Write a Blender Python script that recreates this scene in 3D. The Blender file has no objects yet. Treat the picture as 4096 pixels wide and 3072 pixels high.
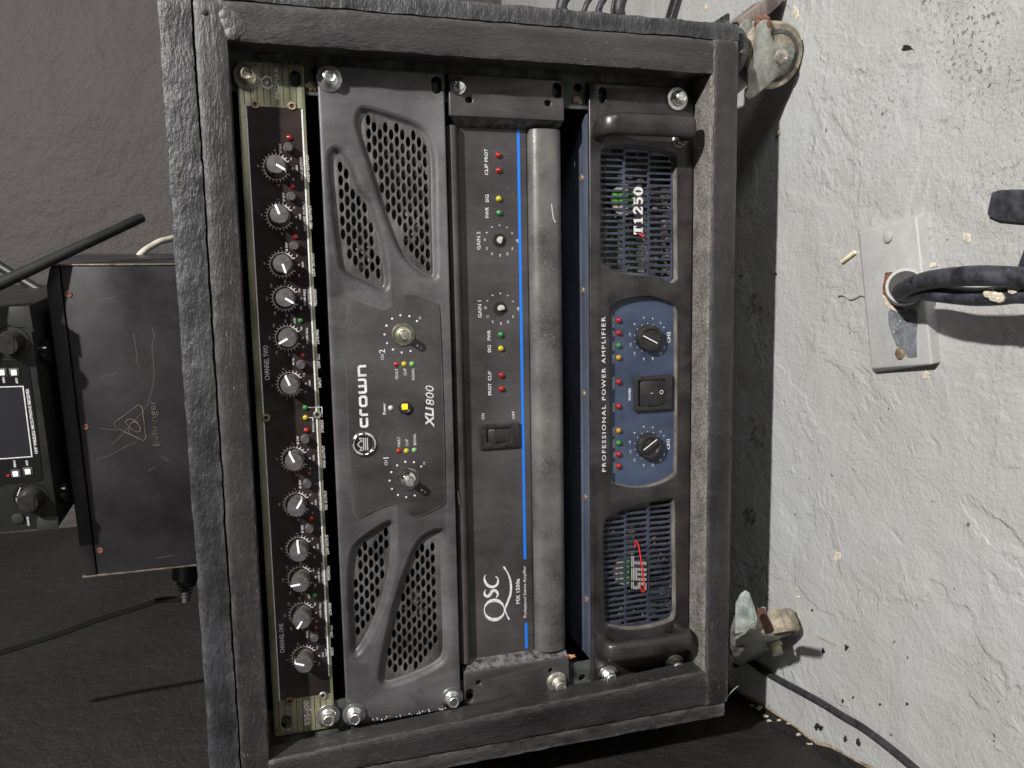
import bpy, bmesh, math, random
from mathutils import Vector, Matrix, noise
random.seed(7)
S = bpy.context.scene
COL = S.collection
PI = math.pi

# ------------------------------------------------------------------ camera, world, lamp, exposure
# "rack" coordinates are millimetres: x right, y up, z out of the rack towards the viewer.
FPX = 3050.0
CC = Vector((83.054, 135.267, 561.867))
RX = Vector((-0.01751263, -0.96178443, 0.27324716))     # image right
RD = Vector((-0.99290218, 0.04888291, 0.10842378))      # image down
RF = Vector((-0.11763742, -0.26940892, -0.95581393))    # forward


def W(p):
    return Vector((p[0] * .001, -p[2] * .001, p[1] * .001))


def Wd(p):
    return Vector((p[0], -p[2], p[1]))


cam = bpy.data.cameras.new('camera')
cam.sensor_width = 36.0
cam.lens = FPX / 4096 * 36
cam.clip_start = .02
cam.clip_end = 50
cob = bpy.data.objects.new('camera', cam)
COL.objects.link(cob)
r_, u_, b_ = Wd(RX), -Wd(RD), -Wd(RF)
m = Matrix(((r_.x, u_.x, b_.x), (r_.y, u_.y, b_.y), (r_.z, u_.z, b_.z))).to_4x4()
m.translation = W(CC)
cob.matrix_world = m
S.camera = cob

world = bpy.data.worlds.new('World')
S.world = world
world.use_nodes = True
world.node_tree.nodes['Background'].inputs[0].default_value = (.95, .97, 1, 1)
world.node_tree.nodes['Background'].inputs[1].default_value = .03


def lamp(name, pos, target, size, watts, col):
    l = bpy.data.lights.new(name, 'AREA')
    l.shape = 'DISK'
    l.size = size
    l.energy = watts
    l.color = col
    o = bpy.data.objects.new(name, l)
    COL.objects.link(o)
    o.location = W(pos)
    o.rotation_euler = (W(target) - W(pos)).to_track_quat('-Z', 'Y').to_euler()
    return o


lamp('ceiling_lamp', (1000, 1330, 1060), (0, -50, 0), .06, 64, (1, .97, .93))
lamp('room_fill', (1350, 420, 1300), (50, -100, 0), .5, 7.5, (1, .98, .96))
S.view_settings.view_transform = 'Standard'
S.view_settings.look = 'None'
S.view_settings.exposure = 0
S.view_settings.gamma = 1


# ------------------------------------------------------------------ photo measurements -> real places
def ray(u, v):
    return RX * ((u - 2048) / FPX) + RD * ((v - 1536) / FPX) + RF


def P(u, v, z=0.):
    d = ray(u, v)
    return CC + d * ((z - CC.z) / d.z)


def PY(u, v, y):
    d = ray(u, v)
    return CC + d * ((y - CC.y) / d.y)


def PP(u, v, p0, n):
    d = ray(u, v)
    n = Vector(n)
    return CC + d * ((Vector(p0) - CC).dot(n) / d.dot(n))


def XY(u, v, z=0.):
    p = P(u, v, z)
    return (p.x, p.y)


def YU(u, z=0., v=1500):
    return P(u, v, z).y


def XV(v, z=0., u=2000):
    return P(u, v, z).x


# ------------------------------------------------------------------ materials
MATS = {}


def mat(name, col, rough=.5, metal=0., var=0., vs=60, bump=0., bs=400, stretch=(1, 1, 1), dust=0., ds=900,
        dcol=(.22, .2, .18), dth=.62, emit=None, coat=0., col2=None, bump2=0., bs2=60, spec=.5, rvar=0., edge=0., ecol=(.17, .165, .165), smudge=0.):
    mt = bpy.data.materials.new(name)
    mt.use_nodes = True
    N = mt.node_tree.nodes
    L = mt.node_tree.links
    B = N['Principled BSDF']
    B.inputs['Base Color'].default_value = (*col, 1)
    B.inputs['Roughness'].default_value = rough
    B.inputs['Metallic'].default_value = metal
    B.inputs['Specular IOR Level'].default_value = spec
    if coat:
        B.inputs['Coat Weight'].default_value = coat
        B.inputs['Coat Roughness'].default_value = .12
    if emit:
        B.inputs['Emission Color'].default_value = (*emit[0], 1)
        B.inputs['Emission Strength'].default_value = emit[1]
    tc = N.new('ShaderNodeTexCoord')
    mp = N.new('ShaderNodeMapping')
    mp.inputs['Scale'].default_value = (stretch[0], stretch[2], stretch[1])
    L.new(tc.outputs['Object'], mp.inputs[0])

    def nz(scale, detail=4, rgh=.6):
        n = N.new('ShaderNodeTexNoise')
        n.inputs['Scale'].default_value = scale
        n.inputs['Detail'].default_value = detail
        n.inputs['Roughness'].default_value = rgh
        L.new(mp.outputs[0], n.inputs['Vector'])
        return n
    last = None
    if var or col2:
        n = nz(vs, 5)
        mx = N.new('ShaderNodeMix')
        mx.data_type = 'RGBA'
        c2 = col2 or tuple(c * (1 + 2 * var) + .01 * var for c in col)
        c1 = col if col2 else tuple(c * max(0, 1 - var) for c in col)
        mx.inputs[6].default_value = (*c1, 1)
        mx.inputs[7].default_value = (*c2, 1)
        rp = N.new('ShaderNodeValToRGB')
        rp.color_ramp.elements[0].position = .32
        rp.color_ramp.elements[1].position = .7
        L.new(n.outputs[0], rp.inputs[0])
        L.new(rp.outputs[0], mx.inputs[0])
        last = mx.outputs[2]
    if dust:
        n = nz(ds, 3, .7)
        n2 = nz(vs * .6 + 5, 3)
        rp = N.new('ShaderNodeValToRGB')
        rp.color_ramp.elements[0].position = dth
        rp.color_ramp.elements[1].position = dth + .08
        ad = N.new('ShaderNodeMath')
        ad.operation = 'MULTIPLY_ADD'
        ad.inputs[1].default_value = .25
        L.new(n2.outputs[0], ad.inputs[0])
        mm = N.new('ShaderNodeMath')
        mm.operation = 'SUBTRACT'
        mm.inputs[1].default_value = .125
        L.new(n.outputs[0], mm.inputs[0])
        L.new(mm.outputs[0], ad.inputs[2])
        L.new(ad.outputs[0], rp.inputs[0])
        ml = N.new('ShaderNodeMath')
        ml.operation = 'MULTIPLY'
        ml.inputs[1].default_value = dust
        L.new(rp.outputs[0], ml.inputs[0])
        mx = N.new('ShaderNodeMix')
        mx.data_type = 'RGBA'
        L.new(ml.outputs[0], mx.inputs[0])
        if last:
            L.new(last, mx.inputs[6])
        else:
            mx.inputs[6].default_value = (*col, 1)
        mx.inputs[7].default_value = (*dcol, 1)
        last = mx.outputs[2]
    if smudge:
        mp2 = N.new('ShaderNodeMapping')
        mp2.inputs['Scale'].default_value = (1, 1, .3)
        mp2.inputs['Rotation'].default_value = (0, .5, 0)
        L.new(tc.outputs['Object'], mp2.inputs[0])
        n = N.new('ShaderNodeTexNoise')
        n.inputs['Scale'].default_value = 75
        n.inputs['Detail'].default_value = 7
        n.inputs['Roughness'].default_value = .68
        n.inputs['Distortion'].default_value = .6
        L.new(mp2.outputs[0], n.inputs['Vector'])
        rp = N.new('ShaderNodeValToRGB')
        rp.color_ramp.elements[0].position = .48
        rp.color_ramp.elements[1].position = .78
        L.new(n.outputs[0], rp.inputs[0])
        ml = N.new('ShaderNodeMath')
        ml.operation = 'MULTIPLY'
        ml.inputs[1].default_value = smudge
        L.new(rp.outputs[0], ml.inputs[0])
        mx = N.new('ShaderNodeMix')
        mx.data_type = 'RGBA'
        L.new(ml.outputs[0], mx.inputs[0])
        if last:
            L.new(last, mx.inputs[6])
        else:
            mx.inputs[6].default_value = (*col, 1)
        mx.inputs[7].default_value = (.2, .185, .175, 1)
        last = mx.outputs[2]
    if edge:
        ge = N.new('ShaderNodeNewGeometry')
        rp = N.new('ShaderNodeValToRGB')
        rp.color_ramp.elements[0].position = .515
        rp.color_ramp.elements[1].position = .6
        L.new(ge.outputs['Pointiness'], rp.inputs[0])
        n = nz(220, 4)
        rq = N.new('ShaderNodeValToRGB')
        rq.color_ramp.elements[0].position = .35
        rq.color_ramp.elements[1].position = .6
        L.new(n.outputs[0], rq.inputs[0])
        ml = N.new('ShaderNodeMath')
        ml.operation = 'MULTIPLY'
        L.new(rp.outputs[0], ml.inputs[0])
        L.new(rq.outputs[0], ml.inputs[1])
        m2 = N.new('ShaderNodeMath')
        m2.operation = 'MULTIPLY'
        m2.inputs[1].default_value = edge
        L.new(ml.outputs[0], m2.inputs[0])
        mx = N.new('ShaderNodeMix')
        mx.data_type = 'RGBA'
        L.new(m2.outputs[0], mx.inputs[0])
        if last:
            L.new(last, mx.inputs[6])
        else:
            mx.inputs[6].default_value = (*col, 1)
        mx.inputs[7].default_value = (*ecol, 1)
        last = mx.outputs[2]
    if last:
        L.new(last, B.inputs['Base Color'])
    if rvar:
        n = nz(vs * 1.7, 4)
        mr = N.new('ShaderNodeMapRange')
        mr.inputs[1].default_value = .3
        mr.inputs[2].default_value = .7
        mr.inputs[3].default_value = max(.05, rough - rvar)
        mr.inputs[4].default_value = min(1, rough + rvar)
        L.new(n.outputs[0], mr.inputs[0])
        L.new(mr.outputs[0], B.inputs['Roughness'])
    if bump or bump2:
        prev = None
        for bb, sc in ((bump2, bs2), (bump, bs)):
            if not bb:
                continue
            n = nz(sc, 4, .6)
            b = N.new('ShaderNodeBump')
            b.inputs['Strength'].default_value = min(1, bb)
            b.inputs['Distance'].default_value = .6 / sc * max(1, bb)
            L.new(n.outputs[0], b.inputs['Height'])
            if prev:
                L.new(prev.outputs[0], b.inputs['Normal'])
            prev = b
        L.new(prev.outputs[0], B.inputs['Normal'])
    MATS[name] = mt
    return mt


BLK = (.034, .032, .034)
mat('black_brushed_paint', (.02, .0185, .02), .42, var=.4, vs=25, bump=.6, bs=650, stretch=(.3, 1, 1), bump2=.3, bs2=170, dust=.8, ds=900, dth=.655, rvar=.1, edge=.9, smudge=.1)
mat('black_brushed_paint_v', (.02, .0185, .02), .42, var=.4, vs=25, bump=.6, bs=650, stretch=(1, .3, 1), bump2=.3, bs2=170, dust=.8, ds=900, dth=.655, rvar=.1, edge=.9, smudge=.1)
mat('black_rough_paint', (.024, .024, .027), .43, var=.4, vs=60, bump=.8, bs=560, stretch=(.4, 1, 1), bump2=.5, bs2=190, dust=.3, ds=900, dth=.69, edge=.7, ecol=(.15, .155, .17))
mat('black_bare_inside', (.012, .011, .011), .8, var=.3)
mat('dusty_ledge', (.075, .07, .064), .8, var=.4, vs=90, bump=.6, bs=700, dust=.8, ds=1100, dth=.5, dcol=(.3, .28, .25))
mat('black_panel', (.056, .054, .06), .4, var=.5, vs=16, bump=.25, bs=1300, dust=.8, ds=1000, dth=.6, dcol=(.17, .16, .15), rvar=.12, edge=.5, smudge=.3)
mat('vent_mesh', (.055, .052, .053), .45, var=.6, vs=25, bump=.2, bs=1300, dust=.6, ds=700, dth=.62, dcol=(.19, .17, .15), rvar=.12)
mat('black_face', (.041, .037, .039), .36, var=.4, vs=14, bump=.1, bs=1500, dust=.6, ds=900, dth=.66, dcol=(.16, .14, .13), rvar=.12, smudge=.16)
mat('worn_grey_bar', (.1, .096, .094), .34, metal=.25, var=.45, vs=22, bump=.2, bs=900, dust=.8, ds=800, dth=.58, dcol=(.25, .23, .21), rvar=.1, smudge=.4)
mat('gloss_black_print', (.018, .0125, .0115), .25, var=.5, vs=14, smudge=.08, dust=.45, ds=800, dth=.68, dcol=(.1, .085, .08), rvar=.08)
mat('olive_metal', (.2, .195, .13), .35, metal=.35, var=.45, vs=16, stretch=(1, 3, 1), dust=.3, ds=900, rvar=.1)
mat('worn_rim', (.11, .1, .09), .5, var=.4, vs=60, dust=.6, ds=900, dth=.58)
mat('print_white', (.6, .6, .6), .5, var=.22, vs=500)
mat('print_dim', (.42, .41, .39), .5, var=.2, vs=700)
mat('print_black', (.012, .012, .01), .5)
mat('blue_stripe', (.01, .17, .72), .4, emit=((.01, .2, .9), .12))
mat('blue_panel', (.036, .052, .092), .45, smudge=.12, var=.3, vs=25, dust=.3, ds=900, dth=.7, bump=.06, bs=1500)
mat('blue_grille', (.045, .052, .08), .4, metal=.35, var=.35, vs=60, dust=.55, ds=900, dth=.6, dcol=(.2, .2, .22))
mat('blue_chassis', (.085, .1, .145), .45, metal=.4, var=.35, vs=20, stretch=(.5, 1, 1), dust=.4, ds=1300, dth=.6, bump=.2, bs=1500, dcol=(.3, .32, .36))
mat('knob_grey', (.065, .062, .062), .5, var=.3, vs=250, dust=.35, ds=900, dth=.6)
mat('knob_side', (.05, .045, .04), .5, var=.5, vs=250, dust=.7, ds=600, dth=.55, dcol=(.18, .16, .13))
mat('knob_black', (.02, .019, .018), .35, var=.3, vs=200, dust=.3, ds=900, dth=.66)
mat('knob_pointer', (.9, .9, .88), .4, emit=((1, 1, 1), .08))
mat('handle_black', (.02, .018, .0175), .33, var=.4, vs=40, dust=.55, ds=800, dth=.66, bump=.12, bs=1200, rvar=.08, smudge=.1)
mat('zinc', (.72, .72, .7), .28, metal=1, var=.25, vs=150, dust=.35, ds=700, dth=.6, dcol=(.3, .3, .26), bump=.15, bs=500)
mat('zinc_yellow', (.6, .58, .45), .3, metal=1, var=.35, vs=150, dust=.4, ds=600, dth=.58, dcol=(.18, .17, .12), bump=.2, bs=500)
mat('chrome', (.75, .74, .72), .12, metal=1, var=.1, vs=200)
mat('steel_dirty', (.4, .38, .34), .45, metal=.8, var=.5, vs=200, dust=.6, ds=700, dth=.55, dcol=(.2, .18, .13))
mat('screw_brass', (.34, .26, .17), .45, metal=.7, var=.4, vs=300)
mat('led_red', (.3, .012, .01), .12, emit=((1, .03, .02), .008), coat=.5)
mat('led_red_dark', (.13, .012, .009), .2, emit=((1, .03, .02), .005), coat=.5)
mat('led_green', (.03, .18, .045), .12, emit=((.05, 1, .1), .006), coat=.5)
mat('led_green_pale', (.16, .36, .12), .2, emit=((.2, 1, .2), .02), coat=.5)
mat('led_yellow', (.45, .38, .02), .12, emit=((1, .85, .02), .01), coat=.5)
mat('led_orange', (.42, .2, .02), .12, emit=((1, .5, .02), .01), coat=.5)
mat('led_clear', (.5, .48, .46), .15, coat=.5)
mat('lit_amber', (.9, .45, .02), .3, emit=((1, .52, .02), 1.0))
mat('rack_strip_paint', (.03, .035, .03), .6, var=.9, vs=90, dust=.8, ds=160, dth=.62, dcol=(.06, .13, .085))
mat('dirt', (.24, .19, .13), .95, var=.5, vs=300, bump=.8, bs=900)
mat('dust_fluff', (.2, .17, .14), .95, var=.5, vs=150, bump=.8, bs=900, dust=.8, ds=300, dcol=(.02, .018, .015), dth=.5)
mat('rust', (.12, .05, .03), .8, var=.6, vs=400, bump=.3, bs=800)
mat('caster_plate', (.24, .245, .215), .55, metal=.15, var=.35, vs=120, dust=.6, ds=300, dth=.62, dcol=(.16, .13, .09), bump=.3, bs=500)
mat('caster_wheel', (.26, .225, .17), .75, var=.45, vs=120, dust=.5, ds=400, dth=.58, dcol=(.08, .07, .05), bump=.5, bs=500)
mat('caster_rubber', (.06, .057, .055), .8, var=.6, vs=150)
mat('teal_plastic', (.3, .34, .32), .6, var=.35, vs=120, dust=.5, ds=500, dth=.6)
mat('cable_black', (.02, .02, .023), .5, var=.5, vs=80, bump=.2, bs=800, dust=.5, ds=500, dth=.62)
mat('cable_dusty', (.022, .023, .029), .5, var=.8, vs=110, bump=.3, bs=900, dust=.5, ds=420, dth=.64, dcol=(.2, .21, .24))
mat('cable_white', (.42, .39, .33), .5, var=.2)
mat('wood_worn', (.16, .13, .115), .7, var=.5, vs=60, stretch=(.2, 1, 1), bump=.6, bs=300)
mat('straw', (.62, .55, .38), .7, var=.3)
mat('plaster', (.5, .45, .36), .9, var=.25, vs=500, bump=.6, bs=900)
mat('ochre_paint', (.5, .2, .03), .7, var=.3)
mat('orange_plastic', (.6, .27, .14), .5, var=.2)
mat('plate_paint', (.38, .385, .38), .5, var=.07, vs=60, bump=.25, bs=350, dust=.25, ds=420, dth=.7, dcol=(.2, .2, .19))
mat('plate_bare', (.13, .14, .155), .6, var=.3, vs=100, dust=.95, ds=420, dth=.6, dcol=(.6, .58, .52))
mat('receiver_case', (.016, .017, .017), .45, var=.2, bump=.15, bs=2500)
mat('receiver_gloss', (.008, .008, .009), .15)
mat('receiver_panel', (.03, .031, .03), .45, var=.1)
mat('screen', (.018, .018, .023), .12, coat=.5)
mat('key_lit', (.8, .82, .85), .4, emit=((.9, .95, 1), .35))
mat('metal_lid', (.028, .026, .029), .42, metal=.3, var=.35, vs=18, dust=.55, ds=500, dth=.7, dcol=(.12, .09, .07), rvar=.1)
mat('metal_lid_edge', (.2, .17, .14), .4, metal=.6, var=.5, vs=150)
mat('scratch', (.09, .08, .068), .7)
mat('green_label', (.08, .26, .035), .6, var=.4, vs=700)
mat('pale_label', (.3, .265, .245), .6, var=.5, vs=700)
mat('circuit', (.03, .03, .028), .7, var=.9, vs=260, dust=.9, ds=330, dth=.56, dcol=(.28, .23, .18))
mat('badge_red', (.75, .03, .03), .35, emit=((1, .02, .02), .05))
mat('badge_stripe', (.62, .6, .6), .35, metal=.3)
mat('hair', (.35, .32, .27), .8)


def wall_mat(name, base, light, spots, bs=90):
    """painted plaster: tone drift, pimples, fine grain"""
    return mat(name, base, .62, col2=light, vs=5, bump=.5, bs=380, bump2=.35, bs2=bs, dust=spots, ds=330, dth=.7, dcol=(.14, .12, .09))


mat('black_wall_paint', (.013, .012, .0115), .6, col2=(.024, .022, .02), vs=9, bump=.7, bs=350, bump2=.5, bs2=70, dust=.7, ds=300, dth=.66, dcol=(.07, .06, .048))
mat('dark_back_wall_paint', (.066, .058, .055), .7, var=.08, vs=4, bump=.25, bs=120, bump2=.35, bs2=35, dust=.5, ds=45, dth=.745, dcol=(.03, .027, .025))


def floor_material():
    mt = bpy.data.materials.new('grey_floor_paint')
    mt.use_nodes = True
    N = mt.node_tree.nodes
    L = mt.node_tree.links
    B = N['Principled BSDF']
    B.inputs['Roughness'].default_value = .36
    tc = N.new('ShaderNodeTexCoord')

    def nz(scale, detail=4, rgh=.6, d=0):
        n = N.new('ShaderNodeTexNoise')
        n.inputs['Scale'].default_value = scale
        n.inputs['Detail'].default_value = detail
        n.inputs['Roughness'].default_value = rgh
        n.inputs['Distortion'].default_value = d
        L.new(tc.outputs['Object'], n.inputs['Vector'])
        return n.outputs[0]

    def ramp(src, a, b):
        r = N.new('ShaderNodeValToRGB')
        r.color_ramp.elements[0].position = a
        r.color_ramp.elements[1].position = b
        L.new(src, r.inputs[0])
        return r.outputs[0]

    def mixc(f, a, b):
        m_ = N.new('ShaderNodeMix')
        m_.data_type = 'RGBA'
        L.new(f, m_.inputs[0])
        for i, c in ((6, a), (7, b)):
            if isinstance(c, tuple):
                m_.inputs[i].default_value = (*c, 1)
            else:
                L.new(c, m_.inputs[i])
        return m_.outputs[2]

    def mul(a, b):
        m_ = N.new('ShaderNodeMath')
        m_.operation = 'MULTIPLY'
        L.new(a, m_.inputs[0])
        if isinstance(b, float):
            m_.inputs[1].default_value = b
        else:
            L.new(b, m_.inputs[1])
        return m_.outputs[0]
    sep = N.new('ShaderNodeSeparateXYZ')
    L.new(tc.outputs['Object'], sep.inputs[0])

    def mrange(src, a, b):
        m_ = N.new('ShaderNodeMapRange')
        m_.interpolation_type = 'SMOOTHSTEP'
        m_.inputs[1].default_value = a
        m_.inputs[2].default_value = b
        L.new(src, m_.inputs[0])
        return m_.outputs[0]
    grimy = mul(mrange(sep.outputs[0], .02, .28), mrange(sep.outputs[1], -.02, -.16))
    c = mixc(ramp(nz(3.5, 4), .3, .7), (.4, .4, .385), (.45, .465, .475))
    c = mixc(mul(ramp(nz(9, 6, .7), .5, .7), .4), c, (.33, .31, .25))
    c = mixc(mul(ramp(nz(16, 5, .6), .6, .7), .35), c, (.5, .5, .48))
    c = mixc(mul(ramp(nz(300, 4, .7), .55, .61), mul(ramp(nz(13, 4), .42, .56), grimy)), c, (.09, .085, .075))
    c = mixc(mul(mul(ramp(nz(16, 5), .5, .7), grimy), .5), c, (.24, .22, .18))
    c = mixc(mul(ramp(nz(300, 4, .7), .63, .67), ramp(nz(9, 4), .55, .65)), c, (.1, .095, .085))
    c = mixc(mul(ramp(nz(110, 2, .5), .75, .765), .8), c, (.08, .07, .06))
    c = mixc(mul(ramp(nz(170, 2, .6), .76, .775), .8), c, (.62, .58, .48))
    L.new(c, B.inputs['Base Color'])
    prev = None
    for sc, st, ds in ((22, .55, .006), (95, .35, .0014), (380, .7, .001), (900, .5, .0005)):
        b = N.new('ShaderNodeBump')
        b.inputs['Strength'].default_value = st
        b.inputs['Distance'].default_value = ds
        L.new(nz(sc, 5, .6, .3), b.inputs['Height'])
        if prev:
            L.new(prev.outputs[0], b.inputs['Normal'])
        prev = b
    # edges of old paint layers: thin steps along the contours of a slow noise
    for sc, lo, ds in ((6, .5, .0009), (11, .56, .0006)):
        b = N.new('ShaderNodeBump')
        b.inputs['Strength'].default_value = .7
        b.inputs['Distance'].default_value = ds
        L.new(ramp(nz(sc, 5, .55, .4), lo, lo + .02), b.inputs['Height'])
        L.new(prev.outputs[0], b.inputs['Normal'])
        prev = b
    L.new(prev.outputs[0], B.inputs['Normal'])
    MATS['grey_floor_paint'] = mt


floor_material()


# ------------------------------------------------------------------ objects
def wloc(o):
    v = Vector((0, 0, 0))
    while o:
        v = v + o.location
        o = o.parent
    return v


def link(name, me, mt, parent=None, loc=None, label=None):
    """me is in world metres relative to loc (rack mm) or to the rack origin"""
    o = bpy.data.objects.new(name, me)
    COL.objects.link(o)
    w = W(loc) if loc is not None else Vector((0, 0, 0))
    if parent:
        o.parent = parent
        w = w - wloc(parent)
    o.location = w
    if mt and not me.materials:
        me.materials.append(MATS[mt])
    if label:
        o['label'] = label
    return o


def thing(name, label, cat, p=(0, 0, 0), group=None):
    o = bpy.data.objects.new(name, None)
    o.empty_display_size = .02
    COL.objects.link(o)
    o.location = W(p)
    o['label'] = label
    o['category'] = cat
    if group:
        o['group'] = group
    return o


def tag(o, label, cat, group=None):
    o['label'] = label
    o['category'] = cat
    if group:
        o['group'] = group
    return o


class MB:
    def __init__(s):
        s.v = []
        s.f = []
        s.mi = []
        s.cur = 0

    def add(s, vs, fs):
        n = len(s.v)
        s.v += [tuple(p) for p in vs]
        s.f += [tuple(n + i for i in f) for f in fs]
        s.mi += [s.cur] * len(fs)
        return s

    def box(s, x0, x1, y0, y1, z0, z1):
        vs = [(x, y, z) for z in (z0, z1) for y in (y0, y1) for x in (x0, x1)]
        return s.add(vs, [(0, 2, 3, 1), (4, 5, 7, 6), (0, 1, 5, 4), (2, 6, 7, 3), (0, 4, 6, 2), (1, 3, 7, 5)])

    def prism(s, pts, z0, z1, dx=0, dy=0):
        n = len(pts)
        a = sum(pts[i][0] * pts[(i + 1) % n][1] - pts[(i + 1) % n][0] * pts[i][1] for i in range(n))
        if a < 0:
            pts = pts[::-1]
        vs = [(x, y, z0) for x, y in pts] + [(x + dx, y + dy, z1) for x, y in pts]
        fs = [tuple(range(n - 1, -1, -1)), tuple(range(n, 2 * n))]
        fs += [(i, (i + 1) % n, n + (i + 1) % n, n + i) for i in range(n)]
        return s.add(vs, fs)

    def extr(s, pts3, vec):
        n = len(pts3)
        vs = [Vector(p) for p in pts3]
        vs2 = [p + Vector(vec) for p in vs]
        fs = [tuple(range(n - 1, -1, -1)), tuple(range(n, 2 * n))]
        fs += [(i, (i + 1) % n, n + (i + 1) % n, n + i) for i in range(n)]
        return s.add(vs + vs2, fs)

    def lathe(s, c, prof, n=24, axis=(0, 0, 1), flute=0, fl=0, cap=True):
        ax = Vector(axis).normalized()
        t = Vector((0, 1, 0)) if abs(ax.y) < .9 else Vector((1, 0, 0))
        e1 = t.cross(ax).normalized()
        e2 = ax.cross(e1)
        vs = []
        for (r, h) in prof:
            for i in range(n):
                a = 2 * PI * i / n
                rr = r * (1 + (fl * (math.cos(flute * a) > 0) if flute else 0))
                vs.append(Vector(c) + ax * h + e1 * (rr * math.cos(a)) + e2 * (rr * math.sin(a)))
        fs = []
        for k in range(len(prof) - 1):
            for i in range(n):
                j = (i + 1) % n
                fs.append((k * n + i, k * n + j, (k + 1) * n + j, (k + 1) * n + i))
        if cap:
            fs.append(tuple(range(n - 1, -1, -1)))
            fs.append(tuple((len(prof) - 1) * n + i for i in range(n)))
        return s.add(vs, fs)

    def tube(s, pts, r, n=10, taper=None):
        pts = [Vector(p) for p in pts]
        rings = []
        up = Vector((.31, .22, .92)).normalized()
        for i, p in enumerate(pts):
            d = (pts[min(i + 1, len(pts) - 1)] - pts[max(i - 1, 0)]).normalized()
            e1 = d.cross(up).normalized()
            e2 = d.cross(e1)
            rr = r if taper is None else r * taper[i]
            rings.append([p + e1 * (rr * math.cos(2 * PI * k / n)) + e2 * (rr * math.sin(2 * PI * k / n)) for k in range(n)])
        vs = [q for R in rings for q in R]
        fs = []
        for i in range(len(pts) - 1):
            for k in range(n):
                j = (k + 1) % n
                fs.append((i * n + k, i * n + j, (i + 1) * n + j, (i + 1) * n + k))
        fs.append(tuple(range(n - 1, -1, -1)))
        fs.append(tuple((len(pts) - 1) * n + k for k in range(n)))
        return s.add(vs, fs)

    def stroke(s, pts, w, z, zt=.12, closed=False):
        """flat printed line of width w along 2-D points (mitred)"""
        n = len(pts)
        L, R_ = [], []
        for i in range(n):
            a = Vector(pts[(i - 1) % n] if (closed or i) else pts[i])
            b = Vector(pts[i])
            c = Vector(pts[(i + 1) % n] if (closed or i < n - 1) else pts[i])
            ww = w[i] if isinstance(w, (list, tuple)) else w
            d1 = (b - a)
            d2 = (c - b)
            d1 = d1.normalized() if d1.length > 1e-6 else d2.normalized()
            d2 = d2.normalized() if d2.length > 1e-6 else d1
            n1 = Vector((-d1.y, d1.x))
            n2 = Vector((-d2.y, d2.x))
            mm = (n1 + n2)
            mm = mm.normalized() if mm.length > 1e-3 else n1
            k = min(1.8, 1 / max(.3, mm.dot(n1)))
            L.append(b + mm * (ww / 2 * k))
            R_.append(b - mm * (ww / 2 * k))
        vs = [(p.x, p.y, z) for p in L] + [(p.x, p.y, z) for p in R_]
        fs = []
        for i in range(n if closed else n - 1):
            j = (i + 1) % n
            fs.append((i, n + i, n + j, j))
        return s.add(vs, fs)

    def mesh(s, name, bevel=0, seg=2, smooth=None, origin=(0, 0, 0)):
        me = bpy.data.meshes.new(name)
        o = Vector(origin)
        me.from_pydata([W(Vector(p) - o) for p in s.v], [], s.f)
        if any(s.mi):
            me.polygons.foreach_set('material_index', s.mi)
        me.validate()
        bm = bmesh.new()
        bm.from_mesh(me)
        if bevel:
            es = [e for e in bm.edges if len(e.link_faces) == 2 and e.calc_face_angle(0) > .5]
            bmesh.ops.bevel(bm, geom=es, offset=bevel * .001, segments=seg, profile=.5, affect='EDGES', clamp_overlap=True)
        bmesh.ops.recalc_face_normals(bm, faces=bm.faces)
        if smooth is None:
            smooth = bool(bevel)
        if smooth:
            for f in bm.faces:
                f.smooth = True
            for e in bm.edges:
                if len(e.link_faces) == 2 and e.calc_face_angle(0) > (.6 if bevel else .75):
                    e.smooth = False
        bm.to_mesh(me)
        bm.free()
        return me

    def build(s, name, mt, parent=None, bevel=0, seg=2, smooth=None, origin=None, label=None):
        org = origin if origin is not None else (0, 0, 0)
        me = s.mesh(name, bevel, seg, smooth, org)
        mts = mt if isinstance(mt, (list, tuple)) else [mt]
        for q in mts:
            me.materials.append(MATS[q])
        return link(name, me, None, parent, org, label)


def curve_mesh(conts, z0, z1, bevel=0, res=1):
    c = bpy.data.curves.new('c', 'CURVE')
    c.dimensions = '2D'
    c.fill_mode = 'BOTH'
    c.extrude = max(1e-4, (z1 - z0) / 2 - bevel)
    if bevel:
        c.bevel_depth = bevel
        c.bevel_resolution = res
        c.offset = -bevel
    for pts in conts:
        sp = c.splines.new('POLY')
        sp.points.add(len(pts) - 1)
        for q, p in zip(sp.points, pts):
            q.co = (p[0], p[1], 0, 1)
        sp.use_cyclic_u = True
    o = bpy.data.objects.new('c', c)
    me = o.to_mesh()
    zc = (z0 + z1) / 2
    vs = [(v.co.x, v.co.y, v.co.z + zc) for v in me.vertices]
    fs = [tuple(p.vertices) for p in me.polygons]
    o.to_mesh_clear()
    bpy.data.objects.remove(o)
    bpy.data.curves.remove(c)
    return vs, fs


def plate(name, conts, z0, z1, mt, parent, bevel=0., smooth=True, label=None, origin=None):
    mb = MB()
    mb.add(*curve_mesh(conts, z0, z1, bevel))
    me = mb.mesh(name, 0, smooth=False, origin=origin or (0, 0, 0))
    bm = bmesh.new()
    bm.from_mesh(me)
    bmesh.ops.remove_doubles(bm, verts=bm.verts, dist=1e-6)
    bmesh.ops.recalc_face_normals(bm, faces=bm.faces)
    if smooth and bevel:
        for f in bm.faces:
            f.smooth = True
        for e in bm.edges:
            if len(e.link_faces) == 2 and e.calc_face_angle(0) > .9:
                e.smooth = False
    bm.to_mesh(me)
    bm.free()
    return link(name, me, mt, parent, origin, label)


def ell(cx, cy, rx, ry, n=16, a0=0.):
    return [(cx + rx * math.cos(2 * PI * i / n + a0), cy + ry * math.sin(2 * PI * i / n + a0)) for i in range(n)]


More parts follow.
